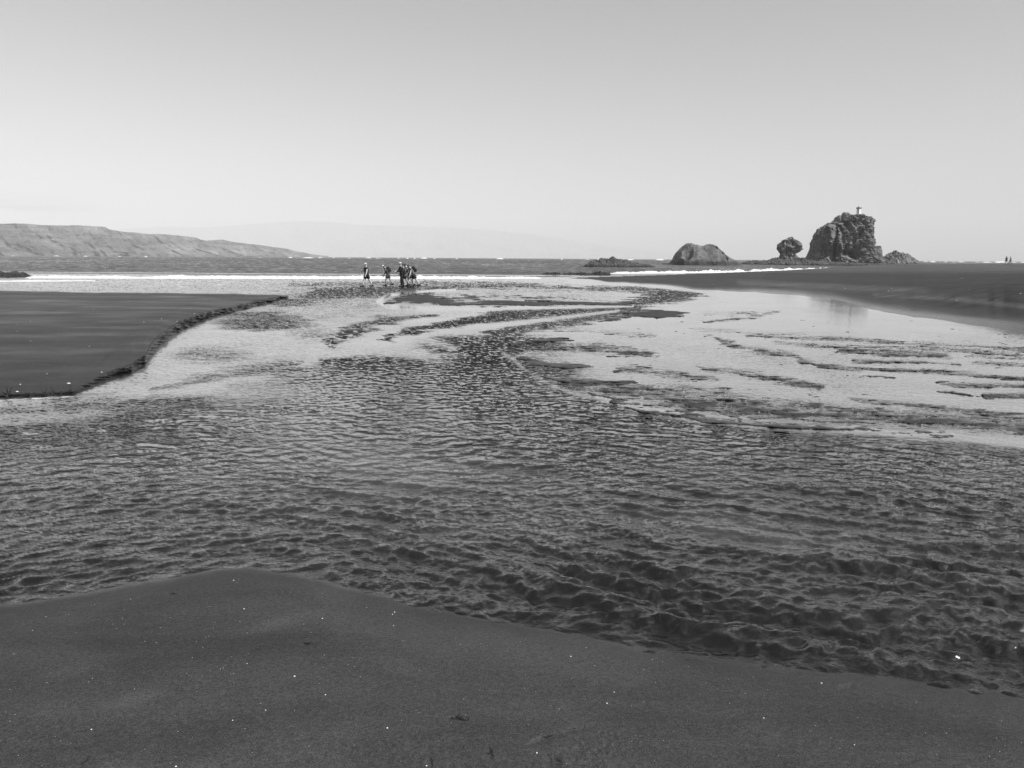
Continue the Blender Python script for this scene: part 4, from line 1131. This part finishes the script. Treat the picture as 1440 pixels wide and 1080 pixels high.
person(stand(582, 403.6, .0), D_(196), 1.70, dict(lean=26, head=20, legL=(-24, 8), legR=(14, 20), armL=(10, 12, 10), armR=(26, 20, 6)),
       dict(shirt=C_['mid'], pants=C_['dark'], hair=M_HAIR, pack=(C_['black'], 'black rucksack on the last walker at the right of the cluster')), 'last walker of the group, bent forward with a pale arm hanging')
# two far walkers on the beach crest
for px, dz, lab, wr in [(1414.5, 0, 'far walker in dark clothes on the beach crest at right, left one of the pair', dict(shirt=C_['black'], pants=C_['black'])),
                        (1421, 0, 'far walker in a grey top, right one of the pair on the beach crest', dict(shirt=C_['mid'], pants=C_['black']))]:
    j = int(np.argmin(np.abs(cx - px))); i = int(np.argmin(np.abs(YY[:, j] - 371.6)))
    zz = float(Hs[i, j]); dd = math.hypot(tx[i, j], ty[i, j])
    hgt = 11.0 / F_PX * dd
    person((float(tx[i, j]), float(ty[i, j]), zz), D_(80 if px < 1418 else 100), min(max(hgt, 1.55), 1.9), dict(walk), dict(wr), lab)

# ------------------------------------------------------------------ small things on the sand
M_SHELL = plain('shell', 0.85, 0.35, 0.05, 50)
M_WEED = plain('dry_weed', 0.012, 0.8, 0.3, 60)
def terrain_at(px, py):
    j = int(np.argmin(np.abs(cx - px))); i = int(np.argmin(np.abs(YY[:, j] - py)))
    return float(tx[i, j]), float(ty[i, j]), float(Hs[i, j])
def fragments():
    bm = bmesh.new()
    for i in range(560):
        px = random.uniform(-60, 1500); py = random.uniform(800, 1180)
        j = int(np.argmin(np.abs(cx - px))); ii = int(np.argmin(np.abs(YY[:, j] - py)))
        if sn[ii, j] < 12: continue
        X, Y, Z = terrain_at(px, py)
        d = math.hypot(X, Y)
        r = random.choice([.0007, .0008, .001, .0012, .0014]) * (d / 3.6) if random.random() < .93 else random.uniform(.0025, .004)
        bmesh.ops.create_icosphere(bm, subdivisions=1, radius=1, matrix=Matrix.Translation((X, Y, Z + r * .5)) @ Matrix.Rotation(random.uniform(0, 3), 4, 'Z') @ Matrix.Diagonal((r * random.uniform(.8, 1.4), r, r * .7, 1)))
    for i in range(40):
        px = random.uniform(-40, 380); py = random.uniform(425, 545)
        j = int(np.argmin(np.abs(cx - px))); ii = int(np.argmin(np.abs(YY[:, j] - py)))
        if plateau[ii, j] < .98: continue
        X, Y, Z = terrain_at(px, py); r = random.uniform(.005, .014)
        bmesh.ops.create_icosphere(bm, subdivisions=1, radius=1, matrix=Matrix.Translation((X, Y, Z + r * .4)) @ Matrix.Diagonal((r * 1.3, r, r * .6, 1)))
    for i in range(34):
        px = random.uniform(900, 1460); py = random.uniform(385, 440)
        j = int(np.argmin(np.abs(cx - px))); ii = int(np.argmin(np.abs(YY[:, j] - py)))
        if not onbeach[ii, j] or tb[ii, j] < .1: continue
        X, Y, Z = terrain_at(px, py); r = random.uniform(.010, .022)
        bmesh.ops.create_icosphere(bm, subdivisions=1, radius=1, matrix=Matrix.Translation((X, Y, Z + r * .4)) @ Matrix.Diagonal((r * 1.5, r, r * .6, 1)))
    me = bpy.data.meshes.new('shell_fragments'); bm.to_mesh(me); bm.free()
    tag(link('shell_fragments', me, M_SHELL), 'tiny white shell fragments glinting on the black sand', kind='stuff')
fragments()

def twig_clump(name, px, py, size, n, label, cat, seed, upright=1.0, zoff=0.0):
    r = random.Random(seed)
    X, Y, Z = terrain_at(px, py)
    V, E, Rd = [], [], []
    for i in range(n):
        a = r.uniform(0, 6.28); ln = size * r.uniform(.5, 1.1); el = r.uniform(.15, 1.2) * upright
        p = Vector((r.uniform(-.2, .2) * size, r.uniform(-.1, .1) * size, 0)); b = len(V); V.append(p.copy()); Rd.append(size * .045)
        for k_ in range(3):
            p = p + Vector((math.cos(a) * math.cos(el), math.sin(a) * .4 * math.cos(el), math.sin(el))) * ln / 3
            a += r.uniform(-.6, .6); el += r.uniform(-.5, .35)
            V.append(p.copy()); Rd.append(size * (.045 - .011 * (k_ + 1)))
            E.append((b + k_, b + k_ + 1))
    me = bpy.data.meshes.new(name)
    bm = bmesh.new()
    for (a, b) in E:
        p, q = V[a], V[b]; ax = q - p
        if ax.length < 1e-5: continue
        bmesh.ops.create_cone(bm, cap_ends=True, segments=5, radius1=Rd[a], radius2=Rd[b], depth=ax.length * 1.05, matrix=Matrix.Translation((p + q) / 2) @ ax.to_track_quat('Z', 'Y').to_matrix().to_4x4())
    bm.to_mesh(me); bm.free()
    o = link(name, me, M_WEED); o.location = (X, Y, Z + zoff)
    return tag(o, label, cat)
twig_clump('seaweed_tuft', 13, 556, .17, 9, 'forked black weed tuft at the left end of the bank\'s foam line', 'seaweed', 1)
twig_clump('seaweed_tuft', 35, 557, .14, 8, 'small dark weed knot on the bank beside the forked tuft', 'seaweed', 2, .6)
twig_clump('seaweed_tuft', 62, 557, .18, 5, 'curved black weed stalk rising from the middle of the foam line', 'seaweed', 5)
twig_clump('seaweed_tuft', 78, 556, .16, 6, 'black weed stalk right of the curved one at the foam line', 'seaweed', 4)
twig_clump('seaweed_tuft', 96, 555, .16, 8, 'black weed tuft at the right end of the foam line by the scarp', 'seaweed', 6)
twig_clump('seaweed_scrap', 640, 1011, .055, 14, 'crumpled black weed scrap, lower middle of the near sand', 'seaweed', 7, .3)
twig_clump('seaweed_scrap', 651, 1012, .045, 12, 'second black weed scrap touching the crumpled one', 'seaweed', 9, .3)
twig_clump('seaweed_scrap', 688, 1060, .028, 6, 'short upright dark scrap between the weed and the paw marks', 'seaweed', 8, .5)
twig_clump('seaweed_scrap', 766, 1037, .040, 9, 'tiny dark weed scrap lying in the scuffed footprint', 'seaweed', 10, .4)
twig_clump('seaweed_scrap', 246, 835, .05, 6, 'faint dark weed shred near the stream edge at left', 'seaweed', 11, .3)
twig_clump('seaweed_scrap', 430, 905, .055, 9, 'thin dark weed shred on the near sand left of middle', 'seaweed', 13, .25)
tw = twig_clump('twig', 116, 1073, .085, 1, 'thin short black twig lying at the lower left of the near sand', 'twig', 21, .15)
def shell(px, py, r, label):
    X, Y, Z = terrain_at(px, py)
    bm = bmesh.new()
    bmesh.ops.create_uvsphere(bm, u_segments=18, v_segments=10, radius=r, matrix=Matrix.Diagonal((1.5, 1, .5, 1)))
    for v in bm.verts: v.co *= 1 + .12 * math.cos(9 * math.atan2(v.co.y, v.co.x + r))
    me = bpy.data.meshes.new('shell'); bm.to_mesh(me); bm.free()
    o = link('shell', me, M_SHELL); o.location = (X, Y, Z + r * .35)
    tag(o, label, 'shell')
shell(97, 540, .018, 'white shell on the left bank above the scarp corner')
shell(24, 551, .013, 'white shell beside the forked weed tuft on the left bank')

# ------------------------------------------------------------------ haze
def haze():
    m = bpy.data.materials.new('sea_haze'); m.use_nodes = True
    t = m.node_tree; t.nodes.clear()
    o = t.nodes.new('ShaderNodeOutputMaterial'); v = t.nodes.new('ShaderNodeVolumePrincipled')
    v.inputs['Color'].default_value = (0.995, 0.995, 0.995, 1)
    v.inputs['Density'].default_value = HAZE_DENSITY
    v.inputs['Anisotropy'].default_value = -0.2
    t.links.new(v.outputs[0], o.inputs['Volume'])
    bm = bmesh.new(); bmesh.ops.create_cube(bm, size=1)
    x0, x1, y0, y1, z0, z1 = -19000, 19000, -600, 20500, -1.9, 990
    bmesh.ops.scale(bm, vec=(x1 - x0, y1 - y0, z1 - z0), verts=bm.verts)
    bmesh.ops.translate(bm, vec=((x0 + x1) / 2, (y0 + y1) / 2, (z0 + z1) / 2), verts=bm.verts)
    me = bpy.data.meshes.new('haze'); bm.to_mesh(me); bm.free()
    ob = link('haze', me, m, smooth=False)
    tag(ob, 'pale sea haze softening the far cliffs', kind='stuff')
HAZE_DENSITY = 1.2e-4
haze()

# repeats share a group
for o in bpy.data.objects:
    c = o.get('category')
    if c == 'person': o['group'] = 'far pair of walkers on the beach crest' if 'far walker' in o['label'] else 'walkers on the wet sand by the surf'
    elif c == 'backpack': o['group'] = 'rucksacks worn by the walkers'
    elif c == 'wave': o['group'] = 'white breakers along the shore'
    elif c == 'shell': o['group'] = 'white shells on the left bank'
    elif c == 'seaweed': o['group'] = 'weed tufts at the bank edge' if o.name.startswith('seaweed_tuft') else 'weed scraps on the near sand'
    elif c == 'rock': o['group'] = 'dark rocks off the beach'
